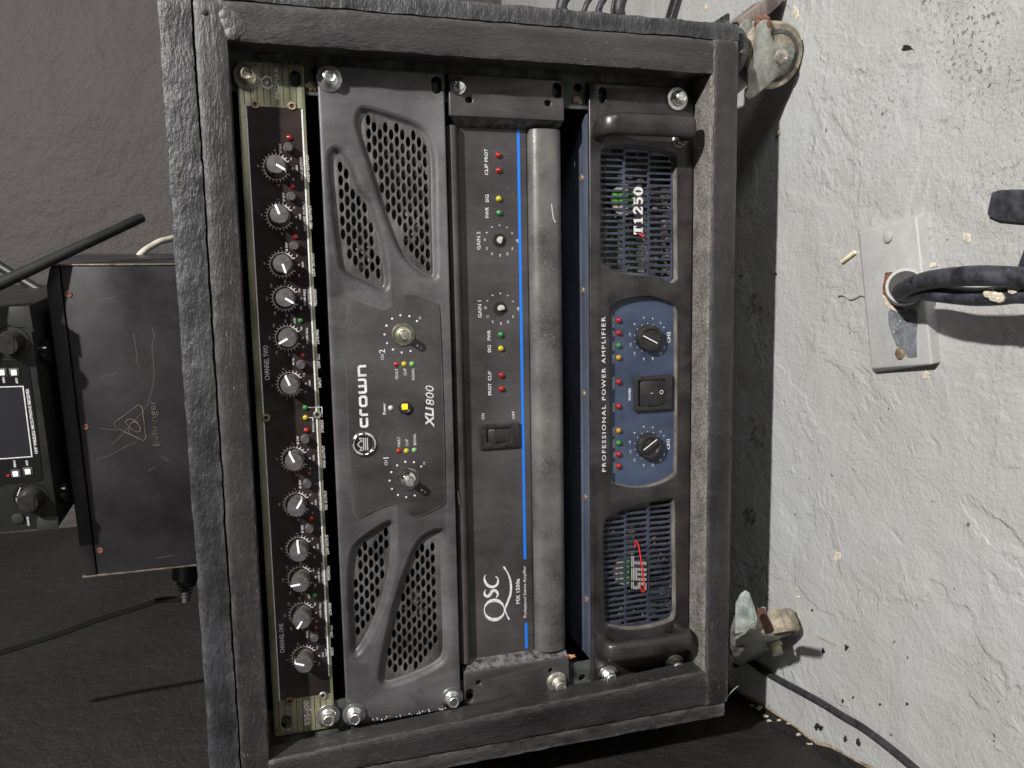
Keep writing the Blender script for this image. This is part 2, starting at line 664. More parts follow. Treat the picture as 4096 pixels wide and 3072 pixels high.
def rrect(x0, x1, y0, y1, r, n=4):
    out = []
    for cx, cy, a in ((x1 - r, y1 - r, 0), (x0 + r, y1 - r, 90), (x0 + r, y0 + r, 180), (x1 - r, y0 + r, 270)):
        for k in range(n + 1):
            t = math.radians(a + 90 * k / n)
            out.append((cx + r * math.cos(t), cy + r * math.sin(t)))
    return out


def smoothc(pts, k=5, closed=True):
    """Catmull-Rom through 2-D or 3-D points"""
    n = len(pts)
    out = []
    V = [Vector(p) for p in pts]
    for i in range(n if closed else n - 1):
        p0, p1, p2, p3 = (V[(i - 1) % n] if closed or i else V[0]), V[i], V[(i + 1) % n], (V[(i + 2) % n] if closed or i < n - 2 else V[-1])
        for j in range(k):
            t = j / k
            out.append(.5 * ((2 * p1) + (p2 - p0) * t + (2 * p0 - 5 * p1 + 4 * p2 - p3) * t * t + (3 * p1 - p0 - 3 * p2 + p3) * t ** 3))
    if not closed:
        out.append(V[-1])
    return out


def inset(pts, d):
    """move a closed 2-D contour inwards by d"""
    n = len(pts)
    P2 = [Vector(p) for p in pts]
    a = sum(P2[i].x * P2[(i + 1) % n].y - P2[(i + 1) % n].x * P2[i].y for i in range(n))
    sg = 1 if a > 0 else -1
    out = []
    for i in range(n):
        e = (P2[(i + 1) % n] - P2[(i - 1) % n]).normalized()
        out.append((P2[i].x - sg * e.y * d, P2[i].y + sg * e.x * d))
    return out


def pin(p, poly):
    x, y = p
    c = False
    n = len(poly)
    for i in range(n):
        x1, y1 = poly[i]
        x2, y2 = poly[(i + 1) % n]
        if (y1 > y) != (y2 > y) and x < (x2 - x1) * (y - y1) / (y2 - y1) + x1:
            c = not c
    return c


def px(pts, z=0.):
    return [XY(u, v, z) for u, v in pts]


_tc = {}


def text(mb, s, u, v, h, z, length=None, bold=0., ital=0., rot=0., p=None, squash=1., sp=1.):
    """flat lettering centred on photo point (u,v) at depth z; cap height h mm; length mm fits the width"""
    key = (s, bold, ital, sp)
    if key not in _tc:
        c = bpy.data.curves.new('t', 'FONT')
        c.body = s
        c.resolution_u = 2
        c.offset = bold
        c.shear = ital
        c.space_character = sp
        o = bpy.data.objects.new('t', c)
        me = o.to_mesh()
        vs = [(w.co.x, w.co.y) for w in me.vertices]
        fs = [tuple(q.vertices) for q in me.polygons]
        o.to_mesh_clear()
        bpy.data.objects.remove(o)
        bpy.data.curves.remove(c)
        _tc[key] = (vs, fs)
    vs, fs = _tc[key]
    x0 = min(a for a, b in vs)
    x1 = max(a for a, b in vs)
    y0 = 0
    capH = .73
    k = h / capH
    kx = (length / (x1 - x0)) if length else k * squash
    c = p if p is not None else XY(u, v, z)
    ca, sa = math.cos(rot), math.sin(rot)
    out = []
    for a, b in vs:
        X = (a - (x0 + x1) / 2) * kx
        Y = (b - capH / 2) * k
        out.append((c[0] + X * ca - Y * sa, c[1] + X * sa + Y * ca, z))
    mb.add(out, fs)


# ------------------------------------------------------------------ setting: floor, walls
FY = -270.0


def grid_wall(name, pts, y0, y1, mt, step=20):
    """vertical wall along plan points (x,z), gently uneven"""
    mb = MB()
    ps = []
    for (a, b) in zip(pts[:-1], pts[1:]):
        A, Bv = Vector(a), Vector(b)
        n = max(1, int((Bv - A).length / step))
        for i in range(n):
            ps.append(A.lerp(Bv, i / n))
    ps.append(Vector(pts[-1]))
    ny = max(2, int((y1 - y0) / (step * 1.5)))
    vs = []
    for j in range(ny + 1):
        y = y0 + (y1 - y0) * j / ny
        for i, p in enumerate(ps):
            d = noise.noise(Vector((p.x * .012, y * .012, p.y * .012))) * 2.2
            q = ps[min(i + 1, len(ps) - 1)] - ps[max(i - 1, 0)]
            q.normalize()
            vs.append((p.x - q.y * d, y, p.y + q.x * d))
    w = len(ps)
    fs = [(j * w + i, j * w + i + 1, (j + 1) * w + i + 1, (j + 1) * w + i) for j in range(ny) for i in range(w - 1)]
    mb.add(vs, fs)
    o = mb.build(name, mt, smooth=True)
    o['kind'] = 'structure'
    return o


mbf = MB()
n = 60
x0, x1, z0, z1 = -700., 1700., -1000., 1100.
vs = [(x0 + (x1 - x0) * i / n, FY + noise.noise(Vector((i * .5, j * .5, 3))) * .5, z0 + (z1 - z0) * j / n) for j in range(n + 1) for i in range(n + 1)]
mbf.add(vs, [(j * (n + 1) + i, j * (n + 1) + i + 1, (j + 1) * (n + 1) + i + 1, (j + 1) * (n + 1) + i) for j in range(n) for i in range(n)])
floor = mbf.build('floor', 'grey_floor_paint', smooth=True)
floor['kind'] = 'structure'

wedge = [(-128, 700), (-213, 380), (-266, 200), (-284, 130), (-291, 108), (-314, 0), (-322, -82), (-319, -400), (-310, -900)]
sw = grid_wall('side_wall', wedge, FY - 5, 1500, 'black_wall_paint', 12)
bw = grid_wall('back_wall', [(-330, -900), (1700, -900)], FY - 5, 1500, 'dark_back_wall_paint', 25)

# uneven black paint lapped over the floor along the side wall
mb = MB()
pl = []
pr = []
edge_px = [(2905, 2740), (2950, 2765), (3000, 2795), (3040, 2808), (3085, 2845), (3130, 2872), (3190, 2908), (3225, 2945), (3270, 2972), (3330, 2992), (3400, 3025), (3470, 3064), (3560, 3100), (3700, 3160)]
for k, (u, v) in enumerate(edge_px):
    q = PY(u, v, FY)
    pr.append((q.x + random.uniform(-1, 1.5), FY + 1.2, q.z))
    pl.append((q.x - 30, FY + 1.4, q.z + 2))
N_ = len(pr)
mb.add(pl + pr, [(i, i + 1, N_ + i + 1, N_ + i) for i in range(N_ - 1)])
link('paint_lap', mb.mesh('paint_lap'), 'black_wall_paint', floor)
mb = MB()
fr = []
for p in pr:
    fr.append((p[0] + random.uniform(.6, 3.4), FY + .9, p[2] + random.uniform(-2, 2)))
mb.add([(a[0], FY + .95, a[2]) for a in pl] + fr, [(i, i + 1, N_ + i + 1, N_ + i) for i in range(N_ - 1)])
link('old_paint_edge', mb.mesh('old_paint_edge'), 'dirt', floor)


def blob(c, rx, ry, n=11, jit=.35, rot=0.):
    out = []
    for i in range(n):
        a = 2 * PI * i / n
        k = 1 + random.uniform(-jit, jit)
        x, y = rx * math.cos(a) * k, ry * math.sin(a) * k
        out.append((c[0] + x * math.cos(rot) - y * math.sin(rot), c[1] + x * math.sin(rot) + y * math.cos(rot)))
    return out


def floor_blob(u, v, ru, rv, mt, name, h=.5, jit=.4, n=12, parent=floor, y=None):
    y = FY if y is None else y
    pts = []
    for i in range(n):
        a = 2 * PI * i / n
        k = 1 + random.uniform(-jit, jit)
        q = PY(u + ru * math.cos(a) * k, v + rv * math.sin(a) * k, y)
        pts.append((q.x, q.z))
    mb = MB()
    m_ = len(pts)
    cx = sum(p[0] for p in pts) / m_
    cz = sum(p[1] for p in pts) / m_
    mb.add([(a, y + .3, b) for a, b in pts] + [(cx + (a - cx) * .85, y + .6 + h * .25, cz + (b - cz) * .85) for a, b in pts],
           [tuple(range(m_, 2 * m_))] + [(i, (i + 1) % m_, m_ + (i + 1) % m_, m_ + i) for i in range(m_)])
    return link(name, mb.mesh(name), mt, parent)


for u, v, ru, rv in ((3350, 2225, 13, 22), (3190, 2355, 6, 8), (3193, 2388, 6, 7), (3192, 2478, 11, 20),
                     (3185, 48, 12, 26), (3870, 955, 18, 20), (3705, 1497, 20, 16),
                     (2825, 30, 9, 14), (3737, 1058, 15, 13)):
    floor_blob(u, v, ru, rv, 'plaster', 'plaster_spot', .4)
for u, v, ru, rv in ((3268, 2908, 13, 12), (3285, 2914, 9, 9), (3381, 2957, 7, 13), (3432, 2970, 9, 14), (3293, 2602, 5, 12), (3386, 2590, 8, 11),
                     (3295, 2608, 6, 6), (3521, 2818, 5, 6), (3372, 2802, 4, 9), (3105, 1095, 5, 6), (3630, 2815, 5, 6), (3250, 2440, 4, 5), (3414, 2790, 4, 5), (3630, 190, 22, 12)):
    floor_blob(u, v, ru, rv, 'black_wall_paint', 'paint_drip', .4)
# pale drips on the black paint near the wall foot
for k, (u, v, ru, rv) in enumerate(((3037, 2833, 13, 9), (3010, 2822, 10, 4), (3062, 2865, 12, 7), (3078, 2882, 11, 6), (3118, 2880, 11, 6), (3195, 2938, 9, 6),
                                    (3235, 2975, 14, 5), (3250, 3000, 8, 4), (3155, 2893, 9, 4))):
    floor_blob(u, v, ru, rv, 'plaster', 'plaster_spot', .2, y=FY + 1.6)

# ------------------------------------------------------------------ the rack cabinet
ZF = 28.0


def board(name, x0, x1, y0, y1, z0, z1, mt, parent, step=5., amp=.6, freq=.05, xf=None, label=None):
    """box with fine grid, worn uneven edges"""
    nx, ny, nz_ = [max(1, int(round(abs(b - a) / step))) for a, b in ((x0, x1), (y0, y1), (z0, z1))]
    nz_ = min(nz_, 14)
    idx = {}
    vs = []

    def vid(i, j, k):
        t = (i, j, k)
        if t not in idx:
            x = x0 + (x1 - x0) * i / nx
            y = y0 + (y1 - y0) * j / ny
            fz = k / nz_
            z = z1 - (z1 - z0) * (fz ** 1.6)
            p = Vector((x, y, z))
            ed = (i in (0, nx)) + (j in (0, ny)) + (k in (0,))
            q = p * freq
            d = Vector((noise.noise(q), noise.noise(q + Vector((31, 0, 0))), noise.noise(q + Vector((0, 57, 0)))))
            q2 = p * freq * 4
            d2 = Vector((noise.noise(q2), noise.noise(q2 + Vector((31, 0, 0))), noise.noise(q2 + Vector((0, 57, 0)))))
            p = p + d * amp + d2 * amp * .6
            if ed >= 2:
                c = Vector(((x0 + x1) / 2, (y0 + y1) / 2, (z0 + z1) / 2))
                inw = Vector((0, 0, 0))
                if i in (0, nx):
                    inw.x = 1 if i == 0 else -1
                if j in (0, ny):
                    inw.y = 1 if j == 0 else -1
                if k == 0:
                    inw.z = -1
                p = p + inw * (.55 + .45 * abs(noise.noise(q2 * 1.7)) * amp * 2)
            if xf:
                p = xf(p)
            idx[t] = len(vs)
            vs.append(p)
        return idx[t]
    fs = []
    for j in range(ny):
        for i in range(nx):
            fs.append((vid(i, j, 0), vid(i + 1, j, 0), vid(i + 1, j + 1, 0), vid(i, j + 1, 0)))
    for k in range(nz_):
        for i in range(nx):
            fs.append((vid(i, 0, k), vid(i, 0, k + 1), vid(i + 1, 0, k + 1), vid(i + 1, 0, k)))
            fs.append((vid(i, ny, k), vid(i + 1, ny, k), vid(i + 1, ny, k + 1), vid(i, ny, k + 1)))
        for j in range(ny):
            fs.append((vid(0, j, k), vid(0, j + 1, k), vid(0, j + 1, k + 1), vid(0, j, k + 1)))
            fs.append((vid(nx, j, k), vid(nx, j, k + 1), vid(nx, j + 1, k + 1), vid(nx, j + 1, k)))
    fs.append((vid(0, 0, nz_), vid(0, ny, nz_), vid(nx, ny, nz_), vid(nx, 0, nz_)) if nx * ny == 1 else tuple())
    fs = [f for f in fs if f]
    back = [(x0, y0, z0), (x1, y0, z0), (x1, y1, z0), (x0, y1, z0)]
    nb = len(vs)
    vs += [Vector(p) for p in back]
    fs.append((nb, nb + 3, nb + 2, nb + 1))
    mb = MB()
    mb.add(vs, fs)
    return mb.build(name, mt, parent, smooth=True, label=label)


cab = thing('rack_cabinet', 'black painted wooden rack cabinet on casters, holding four audio units', 'rack cabinet', (0, -204, 0))
ZB = -330
board('top_board', -276, 269.5, 187.5, 208, ZB, 27, 'black_rough_paint', cab, 3.5, .9, .06)
board('side_board', 270.8, 284, -201, 210, ZB, 25, 'black_rough_paint', cab, 3.5, .8, .06)
board('side_board', -275, -261.5, -198, 186.5, ZB, 25.5, 'black_brushed_paint_v', cab, 4, .5, .05)
board('bottom_board', -261, 270, -198, -188, ZB, 12, 'black_brushed_paint', cab, 8, .3)
mb = MB()
mb.box(-276, 283, -199, 206, ZB - 8, ZB)
mb.build('back_board', 'black_bare_inside', cab)


def skew(p):
    t = (168 - p.y) / 340
    if p.x > -252:
        return Vector((p.x + 12 * t * (p.x + 252) / 9, p.y, p.z))
    return p


# front frame rails with the measured opening
board('frame_rail', -261, 270, 168.3, 186.8, 8, ZF, 'black_brushed_paint', cab, 3.5, .5, .06, label='upper rail of the front frame with thick rippled paint')
board('frame_rail', -261, 270.6, -199, -177.4, 8, ZF, 'black_brushed_paint', cab, 3.5, .35, .05, label='lower rail of the front frame')
board('frame_rail', 245.6, 269.6, -180, 171, 8, ZF - .25, 'black_brushed_paint_v', cab, 3.5, .5, .06)
board('frame_rail', -260.6, -242.9, -180, 171, 8, ZF - .25, 'black_brushed_paint_v', cab, 3.5, .4, .06, xf=skew)
# inner lining: visible ledge below, dark above and at the sides
board('inner_lining', -250, 258, -188, -176.8, -60, 26.8, 'dusty_ledge', cab, 4, .2)
mb = MB()
mb.box(-261, -250, -178, 187, -120, 8)
mb.box(255, 266, -178, 187, -120, 8)
mb.box(-250, 255, 170, 187, -120, 8)
mb.build('inner_lining', 'black_brushed_paint_v', cab, bevel=.5)
# rack strips behind the ears
for x0_, x1_ in ((-249, -222), (222, 253.5)):
    holes = [ell((x0_ + x1_) / 2, -160 + 16 * k, 3.2, 3.6, 10) for k in range(21)]
    plate('rack_strip', [[(x0_, -182), (x1_, -182), (x1_, 170), (x0_, 170)]] + holes, -5, -2.6, 'rack_strip_paint', cab)
# old knot of paint drips on the top-right corner of the frame
mb = MB()
for u, v, ru, rv in ((925, 85, 30, 22), (905, 60, 20, 18), (930, 130, 20, 26), (950, 105, 24, 10)):
    c = XY(u, v, ZF)
    mb.lathe((c[0], c[1], ZF - 2), [(6 * ru / 26, 0), (5.6 * ru / 26, 2.3), (4.2 * ru / 26, 2.9), (1.5, 3.1)], 18)
mb.build('paint_drip', 'black_brushed_paint', cab, smooth=True)
mb = MB()
c = XY(817, 46, ZF + .8)
mb.lathe((c[0], c[1], ZF), [(1.9, 0), (1.7, .9), (.3, 1.2)], 12)
mb.build('nail_head', 'print_black', cab, smooth=True)


# ------------------------------------------------------------------ casters
def caster(cx, cz, ax, fork_px, mt_fork, lab, brake=False):
    ax = Vector(ax).normalized()
    c = Vector((cx, FY + 25.4, cz))
    root = bpy.data.objects.new('caster', None)
    COL.objects.link(root)
    root.parent = cab
    root.location = W(c) - wloc(cab)
    root['label'] = lab
    mb = MB()
    mb.lathe(c, [(20, -9.5), (23.5, -9.5), (25, -7.5), (25.4, 0), (25, 7.5), (23.5, 9.5), (20, 9.5)], 40, ax)
    mb.build('tyre', 'caster_wheel', root, smooth=True)
    mb = MB()
    mb.lathe(c, [(19.8, -8.5), (19.8, 9.9), (17, 10.2), (16.6, 5.5), (9, 5.2), (8.6, 9.4), (5, 10.6)], 36, ax)
    mb.build('wheel', 'caster_rubber', root, smooth=True)
    mb = MB()
    mb.lathe(c, [(8.4, 5.4), (8.2, 9.6), (4.6, 10.8)], 24, ax)
    mb.build('hub', 'straw', root, smooth=True)
    near = c + ax * 12.6
    pts = [PP(u, v, near, ax) for u, v in fork_px]
    mb = MB()
    mb.extr(pts, -ax * 2.2)
    mb.build('fork', mt_fork, root, bevel=.5)
    if not brake:
        far = [p - ax * 27.5 for p in pts]
        mb = MB()
        mb.extr(far, ax * 2.2)
        mb.build('fork', mt_fork, root, bevel=.5)
    mb = MB()
    mb.lathe(c, [(3.4, -17), (3.4, 15), (5.6, 15.1), (6.0, 16.2), (5.2, 18.6), (2.4, 19.8), (2.2, 19.2)] if not brake else
             [(3.4, -17), (3.4, 12.8), (6.6, 12.9), (6.6, 16), (5, 16.2), (5, 22.6), (3.8, 23.6), (2, 23.7)], 24, ax)
    mb.build('axle_bolt', 'steel_dirty' if not brake else 'caster_wheel', root, smooth=True)
    # swivel plate against the cabinet bottom
    mb = MB()
    t = Vector((0, 1, 0)).cross(ax).normalized()
    for k in (-1, 1):
        pass
    mb.lathe((c.x, -214, c.z), [(17, 0), (19, 3), (19, 6), (12, 12)], 28, (0, 1, 0))
    mb.build('swivel', 'caster_rubber', root, smooth=True)
    mb = MB()
    mb.box(c.x - 26, c.x + 26, -202.2, -199.6, max(-60, c.z - 26), c.z + (9 if not brake else 8))
    mb.build('mounting_plate', 'rack_strip_paint', root, bevel=.4)
    return root, c, ax


def z2(pts, ox, oy, s):
    return [(ox + a / s, oy + b / s) for a, b in pts]


fk = z2([(545, 420), (640, 330), (740, 325), (768, 560), (800, 665), (850, 708), (1085, 748), (1148, 830), (1152, 940), (1060, 1070), (840, 1300),
         (500, 1600), (390, 1650), (330, 1600), (385, 1460), (385, 1150), (430, 990), (492, 880), (488, 640)], 2900, 0, 4.148)
root, c, ax = caster(271, 0, (-.33, 0, .94), fk, 'caster_plate', 'galvanised swivel caster under the right end of the cabinet')
mb = MB()
q = P(3052, 92, 12)
mb.lathe(q, [(5, 0), (6.5, 3), (6.5, 6), (2, 8)], 10, (-.3, .6, .7))
mb.build('nut', 'rust', root, smooth=True)
mb = MB()
a, b = P(2968, 176, 2), P(3025, 172, 2)
mb.tube([a, b], 2.2, 10)
mb.build('bolt', 'caster_plate', root, smooth=True)

fk = [(2941, 2560), (2975, 2540), (3000, 2515), (3035, 2518), (3050, 2540), (3085, 2545), (3115, 2553), (3120, 2575), (3105, 2600), (3070, 2605), (3045, 2625), (3000, 2655), (2960, 2665), (2940, 2655)]
root, c, ax = caster(-207, 16, (-.78, 0, .62), fk, 'caster_plate', 'old caster with a ridged brake pedal under the left end of the cabinet', True)
near = P(2960, 2500, 34)
nn = Vector((-.35, .55, .76))
pp = [PP(u, v, near, nn) for u, v in [(2942, 2418), (2960, 2384), (2980, 2369), (2998, 2380), (3016, 2430), (3030, 2480), (3026, 2500), (2985, 2535), (2968, 2572), (2948, 2580), (2940, 2545)]]
mb = MB()
mb.extr(pp, -nn.normalized() * 3)
bp = mb.build('brake_pedal', 'teal_plastic', root, bevel=.7)
for k in range(9):
    a = PP(*z2([(745 + k * 17, -15 + k * 12)], 2700, 2400, 2.766)[0], near + nn * .6, nn)
    b = PP(*z2([(842 + k * 9 if k < 5 else 880 - (k - 5) * 3, 262 - k * 3)], 2700, 2400, 2.766)[0], near + nn * .6, nn)
    if k < 7:
        mb = MB()
        mb.tube([a, b], .55, 6)
        mb.build('ridge', 'teal_plastic', bp)
pp = [PP(u, v, c + ax * 8, ax) for u, v in z2([(935, 75), (985, 85), (1075, 265), (1050, 300), (975, 310), (960, 250), (905, 120)], 2700, 2400, 2.766)]
mb = MB()
mb.extr(pp, ax * 5)
mb.build('brake_shoe', 'rust', root, bevel=.4)


# ------------------------------------------------------------------ shared small parts
def hexpts(r, n=6, a=0.):
    return [(r * math.cos(a + 2 * PI * i / n), r * math.sin(a + 2 * PI * i / n)) for i in range(n)]


mb = MB()
mb.lathe((0, 0, 0), [(6.0, 0), (6.1, .8), (5.4, 1.5)], 24)
mb.prism(hexpts(5.2), 1.2, 6.2)
mb.lathe((0, 0, 0), [(4.4, 6.1), (4.1, 7.0), (3.5, 7.1), (3.0, 6.7)], 20)
ME_bolt = mb.mesh('bolt', .35, 2)
mb = MB()
mb.lathe((0, 0, 0), [(3, 0), (8.6, 0), (8.9, .5), (8.6, 1.3), (3.4, 1.9)], 36)
ME_washer = mb.mesh('washer', 0, smooth=True)
mb = MB()
mb.prism(hexpts(5.3), 0, 4.6)
mb.lathe((0, 0, 0), [(6.0, -.2), (6.0, 1.0), (5.4, 1.4)], 24)
mb.lathe((0, 0, 0), [(4.6, 4.5), (4.1, 5.6), (2.4, 6.2), (.5, 6.3)], 20)
ME_domebolt = mb.mesh('bolt', .4, 2)
mb = MB()
mb.lathe((0, 0, 0), [(2.9, 0), (2.9, .9), (2.6, 1.2), (1.5, 1.2), (1.4, .3)], 20)
ME_sock = mb.mesh('screw', 0, smooth=True)
mb = MB()
mb.prism(hexpts(1.45), .35, .5)
ME_sockhole = mb.mesh('socket')
ME_sockhole.materials.append(MATS['print_black'])
mb = MB()
mb.lathe((0, 0, 0), [(1.9, 0), (1.9, .6), (1.6, 1.4), (.9, 1.95), (.05, 2.1)], 16)
ME_led = mb.mesh('led', 0, smooth=True)
mb = MB()
mb.lathe((0, 0, 0), [(2.0, 0), (2.0, .15), (1.7, .7), (.9, 1.2), (.05, 1.3)], 16)
ME_led2 = mb.mesh('led', 0, smooth=True)


def place(name, me, mt, parent, p, rot=0., label=None):
    key = (me.name, mt)
    if key not in _mc:
        m2 = me.copy()
        m2.name = me.name
        if mt:
            m2.materials.clear()
            m2.materials.append(MATS[mt])
        _mc[key] = m2
    o = link(name, _mc[key], None, parent, p, label)
    o.rotation_euler = (0, -rot, 0)
    return o


_mc = {}


def bolt(parent, u, v, z, mt='zinc', washer=True, rot=.3, dome=False, label=None):
    p = P(u, v, z)
    b = place('bolt', ME_domebolt if dome else ME_bolt, mt, parent, (p.x, p.y, z + (1.5 if washer else 0)), rot, label)
    if washer:
        place('washer', ME_washer, mt, b, (p.x, p.y, z))
    return b


def led(parent, u, v, z, mt, me=None):
    p = P(u, v, z)
    return place('led', me or ME_led, mt, parent, (p.x, p.y, z))


# ------------------------------------------------------------------ 1: crossover
cx = thing('audio_crossover', 'slim glossy black crossover unit with twelve grey knobs, topmost unit in the rack', 'audio crossover', (0, 120, 0))
ZC = 0.
XL, XR, YT, YB = -241.3, 241.3, 165, 121.3
plate('panel', [rrect(XL, XR, YB, YT, 2)] + [rrect(p[0] - 5.5, p[0] + 5.5, p[1] - 3.6, p[1] + 3.6, 3.5) for p in (XY(1180, 315), XY(1145.6, 2890))],
      -3, ZC, 'olive_metal', cx, .3)
mb = MB()
mb.box(-218, 218, 122.5, 163, -220, -3.2)
mb.build('chassis', 'black_panel', cx, bevel=.5)
wl0, wl1 = P(980, 424), P(1123, 2802)
wr0, wr1 = P(1203, 433), P(1322.7, 2735.6)
xa, xb = -213.5, 212.2
ya, yb = 123.6, 160.2
plate('printed_overlay', [rrect(xa, xb, ya, yb, .4)], ZC + .02, ZC + .28, 'gloss_black_print', cx)
wt = MB()
zt = ZC + .42
wt.stroke([(xb - .6, yb - .1), (xa, yb - .1)], .75, zt)
mr = MB()
mr.stroke([(xb - .6, ya + .2), (-200, ya + .2)], 1.0, zt)
for k in range(9):
    y = 161 - 4.25 * k
    for xa_, xb_ in ((213.6, 240.2), (-240.4, -214.6)):
        bk = MB()
        bk.stroke([(xa_, y), (xb_, y)], .45, ZC + .12)
        bk.build('printed_stripe', 'print_black', cx)
KN = [(1104.6, 670, -121.6, 'g'), (1118, 865.5, 20, 'g'), (1129.4, 1058, 196.7, 'g'), (1139.6, 1192.7, 237, 'm'), (1150, 1350.6, 119, 'l'), (1159, 1535, 22, 'i'),
      (1176, 1835, 24, 'g'), (1185, 2015.5, -32, 'g'), (1194, 2192, 5, 'g'), (1200, 2311, 95, 'm'), (1206.5, 2455, 146, 'l'), (1215.6, 2627.8, 69, 'i')]
LB = {'g': [('-10', .6, 11.8), ('0', 11.3, .4), ('+6', 5.9, -10), ('dB', -.6, -10.9), ('GAIN', -.2, -13.6), ('-∞', -7.9, -10.9), ('-30', -12.2, -1)],
      'i': [('0', -.6, 11.8), ('+6', 10.8, 4), ('+12', 5.9, -9.9), ('dB', -.6, -10.9), ('GAIN', -.2, -13.6), ('-12', -6.8, -10.5), ('-6', -11, 2.6)],
      'm': [('2.4k', 0, 12.0), ('3.5k', 8.8, 8.8), ('6.8k', 11.8, -.8), ('9.6k', 5.2, -9.9), ('Hz', -.6, -10.9), ('XOVER FREQ', .2, -13.4), ('450', -7, -10.6), ('700', -12.2, -.6), ('1.4k', -10.4, 7.4)],
      'l': [('240', .4, 12.0), ('350', 8.8, 8.8), ('600', 11.8, .9), ('960', 6.2, -9.7), ('Hz', -.6, -10.2), ('XOVER FREQ', .8, -13.4), ('45', -7, -10.4), ('70', -12, -.4), ('140', -10.2, 8.0)]}
mb = MB()
mb.lathe((0, 0, 0), [(7.1, 0), (7.0, 2.2), (6.4, 2.6), (6.1, 12.2), (5.7, 12.9), (4.5, 13.0)], 36, flute=12, fl=.035)
ME_knob = mb.mesh('knob', 0, smooth=True)
for p_ in ME_knob.polygons:
    if p_.center.y < -.0122:
        p_.material_index = 1
ME_knob.materials.append(MATS['knob_side'])
ME_knob.materials.append(MATS['knob_grey'])
mb = MB()
mb.add([(-.7, 0.2, 13.15), (.7, 0.2, 13.15), (.7, 6.35, 13.1), (-.7, 6.35, 13.1), (.7, 6.85, 12.2), (-.7, 6.85, 12.2), (.7, 7.15, 3), (-.7, 7.15, 3)],
       [(0, 1, 2, 3), (3, 2, 4, 5), (5, 4, 6, 7)])
ME_pt = mb.mesh('pointer')
ME_pt.materials.append(MATS['knob_pointer'])
kc = []
for u, v, a, ty in KN:
    p = P(u, v, ZC)
    kc.append(p)
    kp = (p.x, p.y - .2, ZC + .5)
    kb = link('knob', ME_knob, None, cx, kp)
    po = link('pointer', ME_pt, None, kb, kp)
    po.rotation_euler = (0, -(math.radians(a) - PI / 2), 0)
    arc = [(p.x + 8.15 * math.cos(math.radians(t)), p.y + 8.15 * math.sin(math.radians(t))) for t in range(-60, 242, 6)]
    wt.stroke(arc, .5, zt)
    for k in range(21):
        t = math.radians(-62 + 15.1 * k)
        wt.stroke([(p.x + 8.3 * math.cos(t), p.y + 8.3 * math.sin(t)), (p.x + 9.9 * math.cos(t), p.y + 9.9 * math.sin(t))], .42, zt + .02)
    for s, dx, dy in LB[ty]:
        text(wt, s, 0, 0, 1.4, zt, p=(p.x + dx, p.y + dy), bold=.0, squash=.85, length=11.5 if s[0] == 'X' else None)
for u, v in ((1120, 593), (1133, 788.6), (1145, 987), (1190.7, 1760.5), (1199.8, 1936.8), (1208.8, 2116)):
    text(wt, 'Ø INV', u, v, 1.7, zt, 6.2, bold=.015)
for u, v in ((1172.6, 1446.6), (1228, 2538.5)):
    text(wt, '40 Hz', u, v, 1.4, zt, 5.3, bold=.015)
for u, v in ((1178, 1284), (1235, 2385)):
    text(wt, 'x10', u, v, 1.4, zt, 3.6, bold=.015)
for s, u, v, l in (('HIGH OUTPUT', 1206, 673, 15.5), ('HIGH-MID OUTPUT', 1217.6, 865, 20), ('HIGH-MID/HIGH', 1236.8, 1191.6, 15), ('MONO', 1253, 1708.5, 6.8),
                   ('LOW-MID OUTPUT', 1280, 2003, 17), ('LOW OUTPUT', 1288, 2178, 13), ('LOW-MID/HIGH-MID', 1291, 2289, 16), ('LOW/LOW-MID', 1300.4, 2439, 13.5),
                   ('LOW CUT', 1303.8, 2528, 8.5), ('INPUT', 1305, 2609.7, 6)):
    text(wt, s, u, v, 1.7, zt, l, bold=0, sp=1.1)
wt2 = MB()
for s, u, v, l in (('HIGH OUTPUT', 1231, 673, 18), ('MID OUTPUT', 1241.5, 868, 16), ('LOW OUTPUT', 1252.6, 1058, 16.2), ('MID/HIGH', 1260.5, 1190, 11.3), ('LOW/MID', 1269.8, 1347, 10.2),
                   ('LOW CUT', 1274, 1443, 10.3), ('INPUT', 1279, 1530, 7), ('STEREO', 1288, 1705, 9.2), ('HIGH OUTPUT', 1295, 1827, 16.3), ('MID OUTPUT', 1302.6, 2000.8, 14.3),
                   ('LOW OUTPUT', 1308.5, 2178, 15), ('MID/HIGH', 1314, 2292.5, 10.7), ('LOW/MID', 1320, 2435.6, 9.4), ('LOW CUT', 1325, 2525, 9.6), ('INPUT', 1328, 2605, 6.2)):
    text(wt2, s, u, v, 2.0, zt, l, bold=.004, sp=1.1)
text(wt, 'CHANNEL TWO', 1065.3, 1451, 3.3, zt, 24.5, bold=.005)
text(wt, 'CHANNEL ONE', 1126.3, 2553, 3.3, zt, 22.5, bold=.005)
# mono / stereo bracket lines
wt.stroke([XY(1231, 1629), XY(1287, 1628), XY(1289, 1668)], .5, zt)
wt.stroke([XY(1233, 1670), XY(1251, 1670), XY(1252, 1686)], .5, zt)
wt.build('lettering', 'print_white', cx)
mr.build('printed_line', 'print_white', cx)
wt2.build('lettering', 'print_white', cx)
